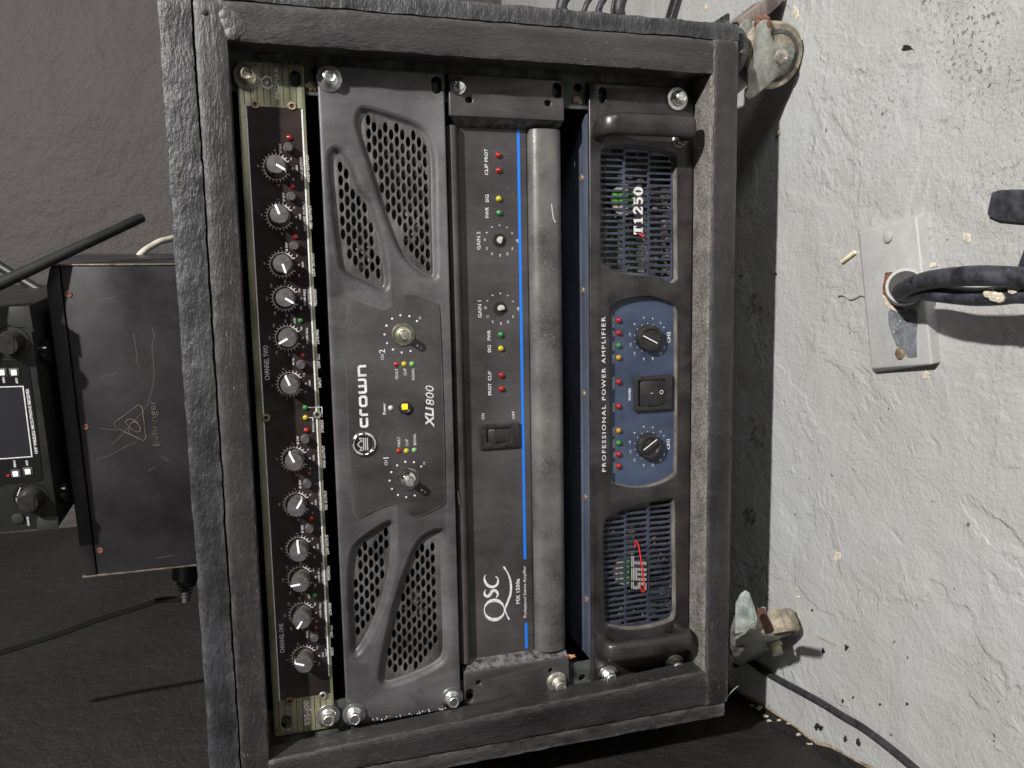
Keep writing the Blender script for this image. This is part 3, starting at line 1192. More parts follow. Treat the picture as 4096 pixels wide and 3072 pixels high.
# end plate emblem and number
mb = MB()
c = XY(1069, 330)
hx = [(c[0] + 4.1 * math.cos(math.radians(t)), c[1] + 3.9 * math.sin(math.radians(t))) for t in (250, 190, 130, 70, 10, -50 + 12)]
mb.stroke(hx, 1.15, ZC + .25)
mb.stroke([hx[-1], (c[0] - .6, c[1] - 4.3)][:1] + [(c[0] + .6, c[1] - 2.7)], 1.0, ZC + .27)
mb.add([(x, y, ZC + .26) for x, y in ell(c[0], c[1], 1.35, 1.35, 14)], [tuple(range(14))])
mb.build('emblem_print', 'print_white', cx)
mb = MB()
text(mb, '·PROMAX·', 1106.8, 333, 2.7, ZC + .25, 22.5, bold=.02)
mb.build('lettering', 'print_white', cx)
mb = MB()
text(mb, '035-J00', 1226.5, 2852, 4.2, ZC + .25, 19.6, bold=.02)
mb.build('lettering', 'print_white', cx)
for s, col in zip(((1157, 550.8), (1168.3, 746.8), (1181, 946.3), (1201.6, 1281), (1208.4, 1422.5), (1220.6, 1629.4), (1221.7, 1670), (1226, 1720), (1234, 1895), (1243, 2074),
                   (1258, 2382.5), (1262, 2511)),
                  ('red', 'red', 'red', 'green', 'red', 'green', 'yellow', 'red', 'red_dark', 'red', 'green', 'red_dark')):
    led(cx, s[0], s[1], ZC + .3, 'led_' + col)
mb = MB()
mb.lathe((0, 0, 0), [(3.2, 0), (3.2, .5), (2.9, .6), (2.9, 5.2), (2.6, 5.5), (2.1, 5.5), (1.9, 5.2), (.1, 5.2)], 24)
ME_btn = mb.mesh('push_button', 0, smooth=True)
for u, v in ((1153, 588.6), (1164.5, 785), (1177, 982.5), (1203.6, 1460), (1221, 1758), (1229.6, 1935.7), (1238, 2115), (1258, 2549.8)):
    p = P(u, v, ZC + 4)
    place('push_button', ME_btn, 'knob_grey', cx, (p.x, p.y, ZC + .3))
for u, v, mt in ((1019.8, 418, 'screw_brass'), (1167.4, 425, 'screw_brass'), (1064, 1670.5, 'screw_brass'), (1269.4, 1658, 'steel_dirty'), (1157, 2802, 'rust'), (1291.6, 2780, 'steel_dirty')):
    p = P(u, v, ZC)
    s_ = place('screw', ME_sock, mt, cx, (p.x, p.y, ZC + .3))
    link('socket', ME_sockhole, None, s_, (p.x, p.y, ZC + .3))
bolt(cx, 988, 306, ZC, 'zinc_yellow', rot=.1, label='yellowed hex bolt with a wide washer')
bolt(cx, 1313, 2861.7, ZC, 'zinc', rot=.5)

# ------------------------------------------------------------------ 2: power amplifier with honeycomb vents
ca = thing('power_amplifier', 'dusty black power amplifier with four sunken honeycomb vents, second from the rack top', 'power amplifier', (0, 65, 0), 'power amplifiers in the rack')
Z2 = 2.0
yt, yb2 = 112.4, 24.0


def recess(out_px):
    o = [tuple(p) for p in smoothc(px(out_px, Z2), 5)]
    return [tuple(q) for q in inset(o, -1.7)]


RA = recess([(1464, 434), (1548, 456), (1657, 494), (1711, 537), (1738, 640), (1742, 860), (1747, 1075), (1740, 1108), (1722, 1112), (1684, 1093), (1630, 1048), (1590, 983), (1550, 885), (1514, 777), (1474, 650), (1428, 505), (1436, 448)])
RB = recess([(1342, 594), (1368, 605), (1388, 640), (1410, 675), (1438, 751), (1481, 813), (1520, 930), (1545, 1060), (1550, 1130), (1539, 1156), (1515, 1156), (1460, 1130), (1400, 1100), (1366, 1066), (1345, 957), (1326, 780), (1315, 650), (1322, 608)])
RC = recess([(1570, 2098), (1575, 2160), (1567, 2276), (1535, 2412), (1481, 2538), (1434, 2611), (1410, 2600), (1404, 2500), (1399, 2321), (1410, 2210), (1449, 2158), (1520, 2110), (1552, 2092)])
RD_ = recess([(1761, 2124), (1774, 2149), (1779, 2366), (1786, 2560), (1778, 2630), (1750, 2662), (1684, 2697), (1600, 2730), (1545, 2742), (1524, 2715), (1527, 2660), (1544, 2570), (1576, 2434), (1616, 2303), (1653, 2208), (1684, 2160), (1730, 2130)])


def rpanel(x0, x1, y0, y1):
    return rrect(x0, x1, y0, y1, 1.5)


slot = XY(1743.6, 342)
plate('front_panel', [rpanel(-241.3, 241.3, yb2, yt), [tuple(p) for p in RA], [tuple(p) for p in RB], [tuple(p) for p in RC], [tuple(p) for p in RD_],
                      rrect(slot[0] - 6, slot[0] + 6, slot[1] - 3.4, slot[1] + 3.4, 3.3)], -2.5, Z2, 'black_panel', ca, .9)
for i, (RR, hp, org, mask) in enumerate((
        (RA, 9.35, (1473, 480.5), [(1460, 462), (1480, 462), (1550, 488), (1590, 488), (1655, 520), (1722, 595), (1736, 660), (1740, 1075), (1715, 1078), (1655, 1050), (1640, 1010), (1602, 950), (1602, 915), (1558, 850), (1530, 790), (1510, 700), (1485, 620), (1460, 540)]),
        (RB, 9.35, (1361, 668), [(1352, 650), (1372, 650), (1398, 680), (1421, 750), (1446, 780), (1470, 860), (1495, 925), (1520, 1040), (1525, 1130), (1497, 1130), (1468, 1095), (1425, 1085), (1388, 1055), (1383, 985), (1358, 935)]),
        (RC, 9.35, (1544, 2129), [(1556, 2112), (1530, 2125), (1500, 2155), (1465, 2165), (1436, 2190), (1436, 2245), (1418, 2300), (1418, 2560), (1445, 2570), (1464, 2535), (1488, 2465), (1502, 2440), (1522, 2370), (1540, 2300), (1542, 2200), (1558, 2185)]),
        (RD_, 9.35, (1750, 2163), [(1758, 2142), (1738, 2158), (1725, 2172), (1690, 2172), (1678, 2185), (1660, 2250), (1640, 2270), (1620, 2340), (1600, 2380), (1585, 2440), (1565, 2510), (1550, 2580), (1535, 2640), (1535, 2712), (1560, 2712), (1585, 2690), (1625, 2680), (1660, 2680), (1705, 2650), (1745, 2600), (1772, 2570), (1764, 2300)]))):
    inn = inset(RR, 3.8)
    zi = Z2 - 4.6
    mbw = MB()
    n = len(RR)
    rings = []
    for t in range(8):
        a = t / 7
        d = 4.0 * a
        z = Z2 - .35 - (4.25 * (.5 - .5 * math.cos(PI * a)))
        rings.append([(x, y, z) for x, y in inset(RR, d - .05)])
    mbw.add([q for R_ in rings for q in R_], [(t * n + k, t * n + (k + 1) % n, (t + 1) * n + (k + 1) % n, (t + 1) * n + k) for t in range(7) for k in range(n)])
    mbw.build('vent_rim', 'black_panel', ca, smooth=True)
    mk = px(mask, zi)
    o = XY(org[0], org[1], zi)
    holes = []
    for a in range(-16, 17):
        for b in range(-30, 31):
            cx_ = o[0] + hp * b + (hp / 2 if a % 2 else 0)
            cy_ = o[1] + 3.98 * a
            if pin((cx_, cy_), mk) and all(pin((cx_ + e_ * 3.9, cy_ + g_ * 2.0), inn) for e_, g_ in ((1, 0), (-1, 0), (0, 1), (0, -1))):
                holes.append([(cx_ + 3.75 * math.cos(t), cy_ + 1.72 * math.sin(t)) for t in [2 * PI * k / 12 for k in range(12)]])
    plate('grille', [inset(RR, 3.3)] + holes, zi - 1.2, zi + .01, 'vent_mesh', ca, .15, label='honeycomb grille')
mb = MB()
mb.box(-222, 222, yb2 + 1, yt - 1, -260, -16)
mb.box(-222, 222, yt - 2, yt - 1, -16.1, -2.6)
mb.box(-222, 222, yb2 + 1, yb2 + 2, -16.1, -2.6)
mb.build('chassis', 'black_bare_inside', ca)
# dusty fan and foam behind the vents
for k_, (u0, v0, su, sv, n_) in enumerate(((1640, 950, 28, 45, 16), (1450, 1020, 22, 40, 14), (1650, 2380, 30, 45, 16), (1700, 600, 20, 50, 7))):
    mb = MB()
    for k in range(n_):
        zz = -13 + random.random() * 5
        p = P(random.gauss(u0, su), random.gauss(v0, sv), zz)
        mb.prism(blob((p.x, p.y), random.uniform(1.2, 4), random.uniform(1, 2.6), 8, .4, random.random() * 3), zz - 1, zz)
    o = mb.build('dust_clump', 'dust_fluff', ca)
    o['kind'] = 'stuff'
# control plate outline (stepped)
CP = [tuple(p) for p in smoothc(px([(1380, 1240), (1387, 1213), (1405, 1203), (1430, 1206), (1481, 1225), (1529, 1239), (1556, 1234), (1586, 1210), (1613, 1183), (1647, 1177), (1692, 1188), (1740, 1207), (1754, 1228), (1759, 1290),
                                    (1766, 1450), (1772, 1632), (1777, 1800), (1779, 1962), (1775, 2013), (1737, 2037), (1686, 2062), (1656, 2067), (1628, 2058), (1595, 2028), (1565, 2019), (1535, 2025), (1487, 2046), (1445, 2066), (1420, 2063), (1410, 2043),
                                    (1402, 1962), (1395, 1820), (1390, 1720), (1384, 1500), (1381, 1350)], Z2), 4)]
plate('control_plate', [CP], Z2 + .05, Z2 + .9, 'black_face', ca, .35)
ZP = Z2 + .9
mb = MB()
mb.stroke(inset(CP, .15), .35, ZP + .05, closed=True)
mb.build('plate_edge', 'worn_grey_bar', ca)
mb = MB()
ZL = ZP + .12


def squarefont(mb, word, c, length, h, w, z):
    """rounded square letters for the maker's name"""
    adv = {'C': .86, 'r': .62, 'o': 1.0, 'w': 1.32, 'n': 1.0}
    tot = sum(adv[k] for k in word) + .17 * (len(word) - 1)
    k_ = length / tot
    x = c[0] - length / 2
    H = h
    for i, ch in enumerate(word):
        a = adv[ch] * k_
        x0, x1 = x + w / 2, x + a - w / 2
        y0, y1 = c[1] - H / 2 + w / 2, c[1] + H / 2 - w / 2
        r = H * .14
        zz = z + .004 * i
        if ch == 'C':
            mb.stroke([(x1 + w / 2, y1), (x0 + r, y1), (x0, y1 - r), (x0, y0 + r), (x0 + r, y0), (x1 + w / 2, y0)], w, zz)
        elif ch == 'r':
            mb.stroke([(x1 + w / 2, y1), (x0 + r, y1), (x0, y1 - r), (x0, y0 - w / 2)], w, zz)
        elif ch == 'o':
            mb.stroke([(x0 + r, y1), (x0, y1 - r), (x0, y0 + r), (x0 + r, y0), (x1 - r, y0), (x1, y0 + r), (x1, y1 - r), (x1 - r, y1)], w, zz, closed=True)
        elif ch == 'n':
            mb.stroke([(x0, y0 - w / 2), (x0, y1), (x1 - r, y1), (x1, y1 - r), (x1, y0 - w / 2)], w, zz)
        elif ch == 'w':
            mb.stroke([(x0, y1 + w / 2), (x0, y0 + r), (x0 + r, y0), (x1 - r, y0), (x1, y0 + r), (x1, y1 + w / 2)], w, zz)
            mb.stroke([((x0 + x1) / 2, y1 + w / 2), ((x0 + x1) / 2, y0)], w, zz + .002)
        x += a + .17 * k_


squarefont(mb, 'Crown', XY(1452, 1586, ZL), 46, 6.1, 1.75, ZL)
text(mb, 'XLi', 1717, 1668, 6.4, ZL, 15.5, bold=.03, ital=.25)
text(mb, '800', 1718, 1582, 6.6, ZL, 15.0, bold=-.004, ital=.2)
text(mb, 'Power', 1536.6, 1634.7, 2.2, ZL, 8.6, bold=.015)
text(mb, 'CH', 1529, 1429, 2.3, ZL, 3.9)
text(mb, '2', 1527.5, 1405, 4.4, ZL, bold=.005)
text(mb, 'CH', 1543.5, 1851.5, 2.3, ZL, 3.9)
text(mb, '1', 1543, 1832, 4.4, ZL, bold=.005)
for s, u, v, l in (('FAULT', 1586, 1495, 7.6), ('CLIP', 1619.5, 1487.6, 5.2), ('SIGNAL', 1652, 1496.6, 9), ('FAULT', 1594.8, 1767, 7.6), ('CLIP', 1627, 1770, 5.2), ('SIGNAL', 1658.6, 1758, 9)):
    text(mb, s, u, v, 2.1, ZL, l, bold=.005)
text(mb, '10', 1679.5, 1272, 1.7, ZL)
text(mb, '0', 1683.4, 1392.6, 1.7, ZL)
text(mb, '10', 1696.3, 1853, 1.7, ZL)
text(mb, '0', 1699.3, 1969, 1.7, ZL)
d1 = [(1220, 445), (1120, 380), (1000, 368), (890, 413), (815, 505), (790, 622), (823, 738), (903, 823), (1017, 862), (1135, 843), (1228, 772)]
d2 = [(957, 867), (1065, 820), (1180, 825), (1277, 882), (880, 957), (857, 1070), (888, 1180), (968, 1260), (1077, 1290), (1192, 1267), (1285, 1195)]
for (u, v) in z2(d1, 1300, 1150, 3.318) + z2(d2, 1300, 1600, 3.318):
    c = XY(u, v, ZL)
    mb.add([(x, y, ZL) for x, y in ell(c[0], c[1], .78, .78, 10)], [tuple(range(10))])
mb.build('lettering', 'print_white', ca)
for (u, v, col) in ((1584, 1457.4, 'red'), (1616.5, 1456, 'yellow'), (1648, 1456, 'green_pale'), (1594.8, 1804, 'red'), (1626, 1803.4, 'yellow'), (1657.7, 1800.4, 'green_pale'), (1563, 1632, 'clear')):
    led(ca, u, v, ZP - .2, 'led_' + col, ME_led2)
# potentiometer shafts without knobs
for (u, v, mt) in ((1613.4, 1338.4, 'zinc_yellow'), (1633, 1918, 'chrome')):
    p = P(u, v, ZP + 1)
    mb = MB()
    mb.lathe((p.x, p.y, ZP - .5), [(8.3, 0), (8.3, 1.2), (7.9, 1.6), (5.6, 1.6), (5.4, 3.2), (4.6, 3.4), (4.4, 4.6), (3.9, 4.8), (3.7, 4.2)], 36)
    pb = mb.build('shaft_nut', mt, ca, smooth=True)
    mb = MB()
    mb.lathe((p.x, p.y, ZP), [(3.1, 2), (3.1, 11.2), (2.8, 11.6), (1.2, 11.7)], 24, flute=12, fl=.05)
    mb.build('shaft', 'steel_dirty', pb, smooth=True)
# round emblem with crown
p = P(1455, 1776, ZP)
mb = MB()
mb.lathe((p.x, p.y, ZP - .3), [(9.2, 0), (9.3, .9), (8.7, 1.8), (7.7, 2.2), (6.9, 1.8), (6.5, .9)], 48)
em = mb.build('emblem', 'chrome', ca, smooth=True)
mb = MB()
mb.lathe((p.x, p.y, ZP), [(6.6, .4), (6.5, .62)], 32)
mb.build('emblem_face', 'print_black', em)
mb = MB()
ez = ZP + .8
ex, ey = p.x, p.y
mb.stroke([(ex - 4.6, ey - 2.6), (ex + 4.6, ey - 2.6)], .8, ez)
mb.stroke([(ex - 4.6, ey - 1.2), (ex + 4.6, ey - 1.2)], .8, ez)
mb.stroke([(ex - 4.3, ey + .2), (ex - 4.6, ey + 3.2), (ex - 2.4, ey + 1.4), (ex - 1.8, ey + 3.0), (ex, ey + 4.4), (ex + 1.8, ey + 3.0), (ex + 2.4, ey + 1.4), (ex + 4.6, ey + 3.2), (ex + 4.3, ey + .2), (ex - 4.3, ey + .2)], .75, ez + .02)
mb.build('crown_mark', 'badge_stripe', em)
# power button well
p = P(1621, 1631.6, ZP)
mb = MB()
mb.lathe((p.x, p.y, ZP + .02), [(4.9, 0), (4.9, .12)], 30)
pb = mb.build('power_button', 'print_black', ca)
mb = MB()
mb.lathe((p.x, p.y, ZP), [(4.0, .2), (3.9, 2.2), (3.2, 2.6), (2.6, 2.2)], 24)
mb.build('button_cap', 'knob_black', pb, smooth=True)
q = P(1619.5, 1627, ZP + 2.6)
mb = MB()
mb.box(q.x - 2.1, q.x + 2.1, q.y - 2.1, q.y + 2.1, ZP + 1, ZP + 2.9)
mb.build('lit_square', 'lit_amber', pb, bevel=.3)
bolt(ca, 1316.6, 316, Z2, 'zinc', rot=.2)
bolt(ca, 1417, 2856, Z2, 'zinc', rot=.1)
bolt(ca, 1807.6, 2790.5, Z2, 'zinc', rot=.45)
# white paint crumbs along the lower edge of the left ear
mb = MB()
for k in range(34):
    u = 1490 + random.random() ** .8 * 330
    v = 2884 - (u - 1490) * .165 + random.uniform(-7, 3)
    p = P(u, v, Z2 + .2)
    r = random.uniform(.25, .75)
    mb.lathe((p.x, p.y, Z2 - .1), [(r, 0), (r * .8, r * .7), (.05, r)], 6)
o = mb.build('paint_crumbs', 'badge_stripe', ca)
o['kind'] = 'stuff'

def scuff(parent, pts, w, z, mt='scratch'):
    m_ = MB()
    m_.stroke(px(pts, z), w, z)
    return m_.build('scratch', mt, parent)


for pts, w in (([(1600, 1720), (1590, 1712), (1578, 1722), (1562, 1742)], .45), ([(1540, 1712), (1520, 1745), (1512, 1770)], .35), ([(1570, 1418), (1578, 1414), (1585, 1416)], .8)):
    scuff(ca, pts, w, ZP + .06, 'scratch')
for pts, w in (([(1452, 1160), (1462, 1185), (1458, 1205)], .35), ([(1700, 405), (1712, 420)], .3), ([(1405, 2690), (1412, 2720), (1408, 2745)], .35), ([(1530, 2030), (1545, 2060)], .3)):
    scuff(ca, pts, w, Z2 + .05)

# ------------------------------------------------------------------ 3: amplifier with blue stripe
cq = thing('power_amplifier', 'black power amplifier with a bright blue stripe and rounded grey bar along its front', 'power amplifier', (0, -25, 0), 'power amplifiers in the rack')
y_top, y_bot = 20.6, -67.0
zf = -9.0


def ysc(u, z, v=1500):
    return P(u, v, z).y


ya1, ya2, ya3 = ysc(1806, 0), ysc(1858, 0), ysc(1878, zf)
yg = ysc(2117, zf)
yb1 = ysc(2250, 0)
prof = [(y_top, -12)]
for k in range(9):
    t = PI * k / 8
    prof.append((ya1 - 1 - (ya1 - ya2) / 2 * (1 - math.cos(t)), -10 + 8.5 * math.sin(t)))
prof += [(ya2 - 1.5, zf), (yg, zf), (yg - .3, zf - .8), (yg - .9, zf - .8), (yg - 1.2, zf)]
h0 = yg - 1.6
for k in range(13):
    t = PI * k / 12
    prof.append((h0 - (h0 - y_bot) / 2 * (1 - math.cos(t)), zf + 8.5 * math.sin(t) ** .8))
prof += [(y_bot, -14)]
XLq, XRq = -208.0, 206.0


def strip(pr, name, mt):
    mb = MB()
    n = len(pr)
    st = 30
    vs = [(XLq + (XRq - XLq) * i / st, y, z) for i in range(st + 1) for y, z in pr]
    mb.add(vs, [(i * n + k, (i + 1) * n + k, (i + 1) * n + k + 1, i * n + k + 1) for i in range(st) for k in range(n - 1)])
    return mb.build(name, mt, cq, smooth=True)


strip(prof[:11], 'upper_bar', 'black_face')
strip(prof[10:15], 'face_panel', 'black_face')
strip(prof[14:], 'lower_bar', 'worn_grey_bar')
mb = MB()
mb.box(-215, 215, y_bot + 2, y_top - 2, -280, -14.2)
mb.build('chassis', 'black_bare_inside', cq)


def ear(x0, x1, inner, nm):
    """flat ear with a sloping inner cheek; x0 outer, x1 crest, inner foot"""
    hs = []
    if x0 < 0:
        cs = [(1915, 2732, 1.9, 2.0), (1878.8, 2784, 5.4, 3.4), (2203, 2683, 1.9, 1.9)]
    else:
        cs = [(1876, 399, 2.0, 2.6), (2192, 412, 2.0, 2.6), (2227.5, 361, 5.4, 3.2)]
    for u, v, rx, ry in cs:
        c = XY(u, v, 2)
        hs.append(rrect(c[0] - rx, c[0] + rx, c[1] - ry, c[1] + ry, min(rx, ry) * .95))
    lo, hi = min(x0, x1), max(x0, x1)
    plate('mounting_ear', [rrect(lo, hi, -67.2, 20.8, 1.2)] + hs, -2.4, 2.0, 'black_face', cq, .8)
    mb = MB()
    s = 1 if x0 < 0 else -1
    for yy0, yy1 in ((20.0, -66.6),):
        mb.add([(x1 - s * 2, yy0, 1.9), (x1 - s * 2, yy1, 1.9), (x1, yy1, 1.0), (x1, yy0, 1.0), (inner, yy0 - 8, -13), (inner, yy1 + 1, -13), (x1 - s * 2, yy0, -13), (x1 - s * 2, yy1, -13)],
               [(0, 1, 2, 3), (3, 2, 5, 4), (0, 3, 4, 6), (1, 7, 5, 2)])
    mb.build('ear_cheek', 'black_brushed_paint', cq)


ear(-241.3, -213, -206, 'l')
ear(241.3, 211.5, 205, 'r')
zq = zf + .12
bl = MB()
p0, p1 = P(2080, 497, zf), P(2091, 2237, zf)
p2, p3 = P(2107, 2490.6, zf), P(2109, 2597, zf)
yblue = P(2088, 1500, zf).y
print('blue y', p0.y, p1.y, p2.y, p3.y, yblue)
bl.stroke([(206, yblue), (p1.x, yblue)], 2.1, zq)
bl.stroke([(p2.x, yblue), (-206, yblue)], 2.1, zq)
bl.build('blue_stripe', 'blue_stripe', cq)
mb = MB()
for s, u, v, l in (('PROT', 1944, 621, 9.4), ('CLIP', 1945, 677.6, 8.2), ('SIG', 1948, 794, 5.8), ('PWR', 1948, 850, 8), ('PWR', 1955.5, 1340.7, 7.8), ('SIG', 1957, 1395.4, 5.8), ('CLIP', 1958, 1503, 7.4), ('PROT', 1958.9, 1557, 9.2)):
    text(mb, s, u, v, 2.7, zq, l, bold=.012)
text(mb, 'GAIN 2', 1914, 962.7, 2.9, zq, 13.6, bold=.005)
text(mb, 'GAIN 1', 1918.4, 1236.6, 2.9, zq, 13, bold=.005)
text(mb, 'ON', 1931.6, 1665.7, 2.4, zq, 4.7)
text(mb, 'OFF', 2053.8, 1660, 2.4, zq, 6.2)
text(mb, 'MX 1500a', 2071, 2365.5, 3.3, zq, 21, bold=.02)
text(mb, 'Professional Stereo Amplifier', 2098.4, 2367.5, 2.6, zq, 43.5, bold=.005)
nums = [('10', 570, 1232), ('8', 592, 1147), ('6', 653, 1080), ('4', 748, 1060), ('2', 837, 1085), ('0', 900, 1155), ('12', 595, 1338), ('14', 657, 1402), ('18', 755, 1422), ('24', 842, 1403), ('∞', 900, 1340), ('-dB', 962, 1250)]
for s, a, b in nums:
    for du, dv in ((0, 0), (3, 272.6)):
        text(mb, s, 1750 + a / 3.0164 + du, 550 + b / 3.0164 + dv, 1.6 if s != '-dB' else 1.7, zq, bold=.01)
# script maker's name: Q S C and the long swash
def zz(a, b):
    return XY(1800 + a / 3.318, 2150 + b / 3.318, zq)


qo = [zz(588 + 133 * math.cos(t), 962 + 128 * math.sin(t)) for t in [2 * PI * k / 40 for k in range(40)]]
wq = [.75 + 2.1 * abs(math.sin(2 * PI * k / 40)) ** 1.5 for k in range(40)]
mb.stroke(qo, wq, zq + .01, closed=True)
S_pts = [(610, 800), (632, 770), (630, 735), (600, 705), (560, 712), (530, 760), (495, 782), (462, 760), (458, 725), (475, 692)]
mb.stroke([p for p in smoothc([zz(a, b) for a, b in S_pts], 4, False)], [.6 + 2.0 * math.sin(PI * k / 36) for k in range(37)], zq + .02)
C_pts = [(600, 515), (632, 540), (635, 600), (600, 645), (545, 655), (490, 625), (460, 570), (458, 520), (475, 498)]
mb.stroke([p for p in smoothc([zz(a, b) for a, b in C_pts], 4, False)], [.6 + 1.7 * math.sin(PI * k / 32) ** 1.3 for k in range(33)], zq + .03)
W_pts = [(785, 1088), (755, 1030), (728, 960), (748, 900), (775, 830), (800, 760), (810, 660), (798, 560), (765, 470), (710, 385)]
mb.stroke([p for p in smoothc([zz(a, b) for a, b in W_pts], 4, False)], [1.5, 1.4, 1.3, 1.1] + [1 + .9 * math.sin(PI * k / 29) for k in range(30)] + [1.2, 1.4, 1.2], zq + .04)
mb.build('lettering', 'print_white', cq)
for u, v, col in ((1992.7, 621, 'red'), (1993.7, 681.6, 'red'), (1995, 795, 'yellow'), (1996, 851.7, 'green'), (2002.6, 1338.4, 'green'), (2003.6, 1393.8, 'yellow'), (2005, 1500.9, 'red'), (2006, 1555, 'red')):
    o = led(cq, u, v, zf, 'led_' + col)
    o.scale = (1.2, 1.2, 1.2)
for u, v, rr in ((1998, 962, .4), (2001, 1234.7, -.7)):
    p = P(u, v, zf)
    mb = MB()
    mb.lathe((p.x, p.y, zf), [(5.4, .05), (5.4, .2), (5.0, .22)], 30)
    w = mb.build('gain_control', 'print_black', cq, smooth=True)
    mb = MB()
    arc = [(2.7 * math.cos(rr + t), 2.7 * math.sin(rr + t)) for t in [math.radians(-65 + a) for a in range(0, 250, 18)]]
    mb.prism([(p.x + .2 + a, p.y - .3 + b) for a, b in arc], zf + .2, zf + 2.8)
    mb.build('shaft', 'led_clear', w, bevel=.2)
for pts, w in (([(1962, 608), (1985, 602), (2010, 610), (2050, 622)], .35), ([(2030, 750), (2033, 760)], .8), ([(2049, 772), (2056, 778)], .9), ([(2008, 1408), (2018, 1440), (2022, 1452)], .35),
               ([(2039, 1945), (2034, 1970), (2028, 1990)], .5), ([(2012, 2100), (2022, 2085)], .5), ([(1950, 1965), (1953, 1972)], .7), ([(2018, 2010), (2024, 2018)], .4)):
    scuff(cq, pts, w, zf + .06)
for pts, w in (([(2206, 815), (2210, 850), (2214, 875), (2222, 890)], .9), ([(1832, 1965), (1835, 1990), (1838, 2020)], .7)):
    scuff(cq, pts, w, zf + 8.7, 'badge_stripe' if w > .8 else 'scratch')
# rocker switch
def rocker(parent, b0, b1, r0, r1, z, mt, gloss, split, depth=2.6):
    x1, y1 = XY(b0[0], b0[1], z)
    x0, y0 = XY(b1[0], b1[1], z)
    mb = MB()
    fr = [(x0, y0), (x1, y0), (x1, y1), (x0, y1)]
    hx1, hy1 = XY(r0[0], r0[1], z + depth)
    hx0, hy0 = XY(r1[0], r1[1], z + depth)
    hx0, hx1 = min(hx0, hx1), max(hx0, hx1)
    hy0, hy1 = min(hy0, hy1), max(hy0, hy1)
    sw_ = plate('power_switch', [rrect(x0, x1, y0, y1, .8), rrect(hx0, hx1, hy0, hy1, .4)], z, z + depth, mt, parent, .7)
    mb = MB()
    ys = XY(split, (b0[1] + b1[1]) / 2, z + depth)[1]
    mb.add([(hx0 + .2, hy1 - .2, z + .6), (hx1 - .2, hy1 - .2, z + .6), (hx0 + .2, ys, z + depth + 1.4), (hx1 - .2, ys, z + depth + 1.4), (hx0 + .2, hy0 + .2, z + depth + .1), (hx1 - .2, hy0 + .2, z + depth + .1),
            (hx0 + .2, hy0 + .2, z), (hx1 - .2, hy0 + .2, z), (hx0 + .2, hy1 - .2, z), (hx1 - .2, hy1 - .2, z)],
           [(0, 2, 3, 1), (2, 4, 5, 3), (4, 6, 7, 5), (0, 8, 6, 4, 2), (1, 3, 5, 7, 9), (0, 1, 9, 8)])
    mb.build('rocker', gloss, sw_, bevel=.25)
    return (hx0, hx1, hy0, hy1, ys)


rocker(cq, (1916, 1698), (2076, 1786), (1947, 1718), (2042, 1767), zf, 'knob_black', 'knob_black', 1978)
p = P(1830.8, 346, 2)
place('bolt', ME_domebolt, 'chrome', cq, (p.x, p.y, 2), .2, 'bright domed bolt without a washer')
p = P(2231.6, 2730, 2)
mb = MB()
for k in range(4):
    pass
mb.lathe((p.x + 1.0, p.y + 1.2, 2), [(8.6, 0), (8.6, 1.2), (7.0, 2.4), (4.5, 2.6)], 24)
mb.build('washer', 'steel_dirty', cq, smooth=True)
place('bolt', ME_bolt, 'steel_dirty', cq, (p.x, p.y, 4), .2, 'dirty bolt caked with dust')

# ------------------------------------------------------------------ 4: amplifier with blue centre panel and handles
cs = thing('power_amplifier', 'black power amplifier with blue centre panel, slotted grilles and two handles, lowest in rack', 'power amplifier', (0, -130, 0), 'power amplifiers in the rack')
Z4 = 2.5
yt4, yb4 = -87.0, -175.3
OA = [tuple(p) for p in smoothc(px([(2406, 606), (2425, 590), (2460, 583), (2505, 579), (2560, 584), (2620, 594), (2664, 604), (2690, 614), (2702, 630), (2706, 700), (2708, 900), (2710, 1092), (2706, 1118), (2688, 1132), (2660, 1122), (2636, 1113),
                                     (2589, 1103), (2530, 1098), (2488, 1092), (2452, 1083), (2426, 1060), (2406, 1036), (2403, 900), (2403, 700)], Z4), 3)]
OB = [tuple(p) for p in smoothc(px([(2690, 1996), (2650, 2001), (2608, 2009), (2560, 2020), (2506, 2034), (2455, 2060), (2419, 2093), (2415, 2200), (2417, 2350), (2421, 2485), (2440, 2505), (2480, 2515), (2532, 2519), (2608, 2509), (2670, 2490), (2698, 2466),
                                     (2703, 2400), (2701, 2200), (2700, 2030)], Z4), 3)]
OC = [tuple(p) for p in smoothc(px([(2442, 1234), (2455, 1220), (2481, 1204), (2541, 1189), (2601, 1186), (2647, 1197), (2689, 1217), (2706, 1234), (2709, 1300), (2709, 1560), (2708, 1860), (2701, 1900), (2647, 1933), (2586, 1949), (2526, 1951), (2481, 1943), (2451, 1930), (2443, 1900), (2442, 1560), (2441, 1280)], Z4), 3)]
sl = XY(2410, 380, Z4)
plate('front_panel', [rrect(-241.3, 241.3, yb4, yt4, 1.5), OA, OB, OC, rrect(sl[0] - 5.6, sl[0] + 5.6, sl[1] - 2.6, sl[1] + 2.6, 2.5)], -1.6, Z4, 'handle_black', cs, .9)
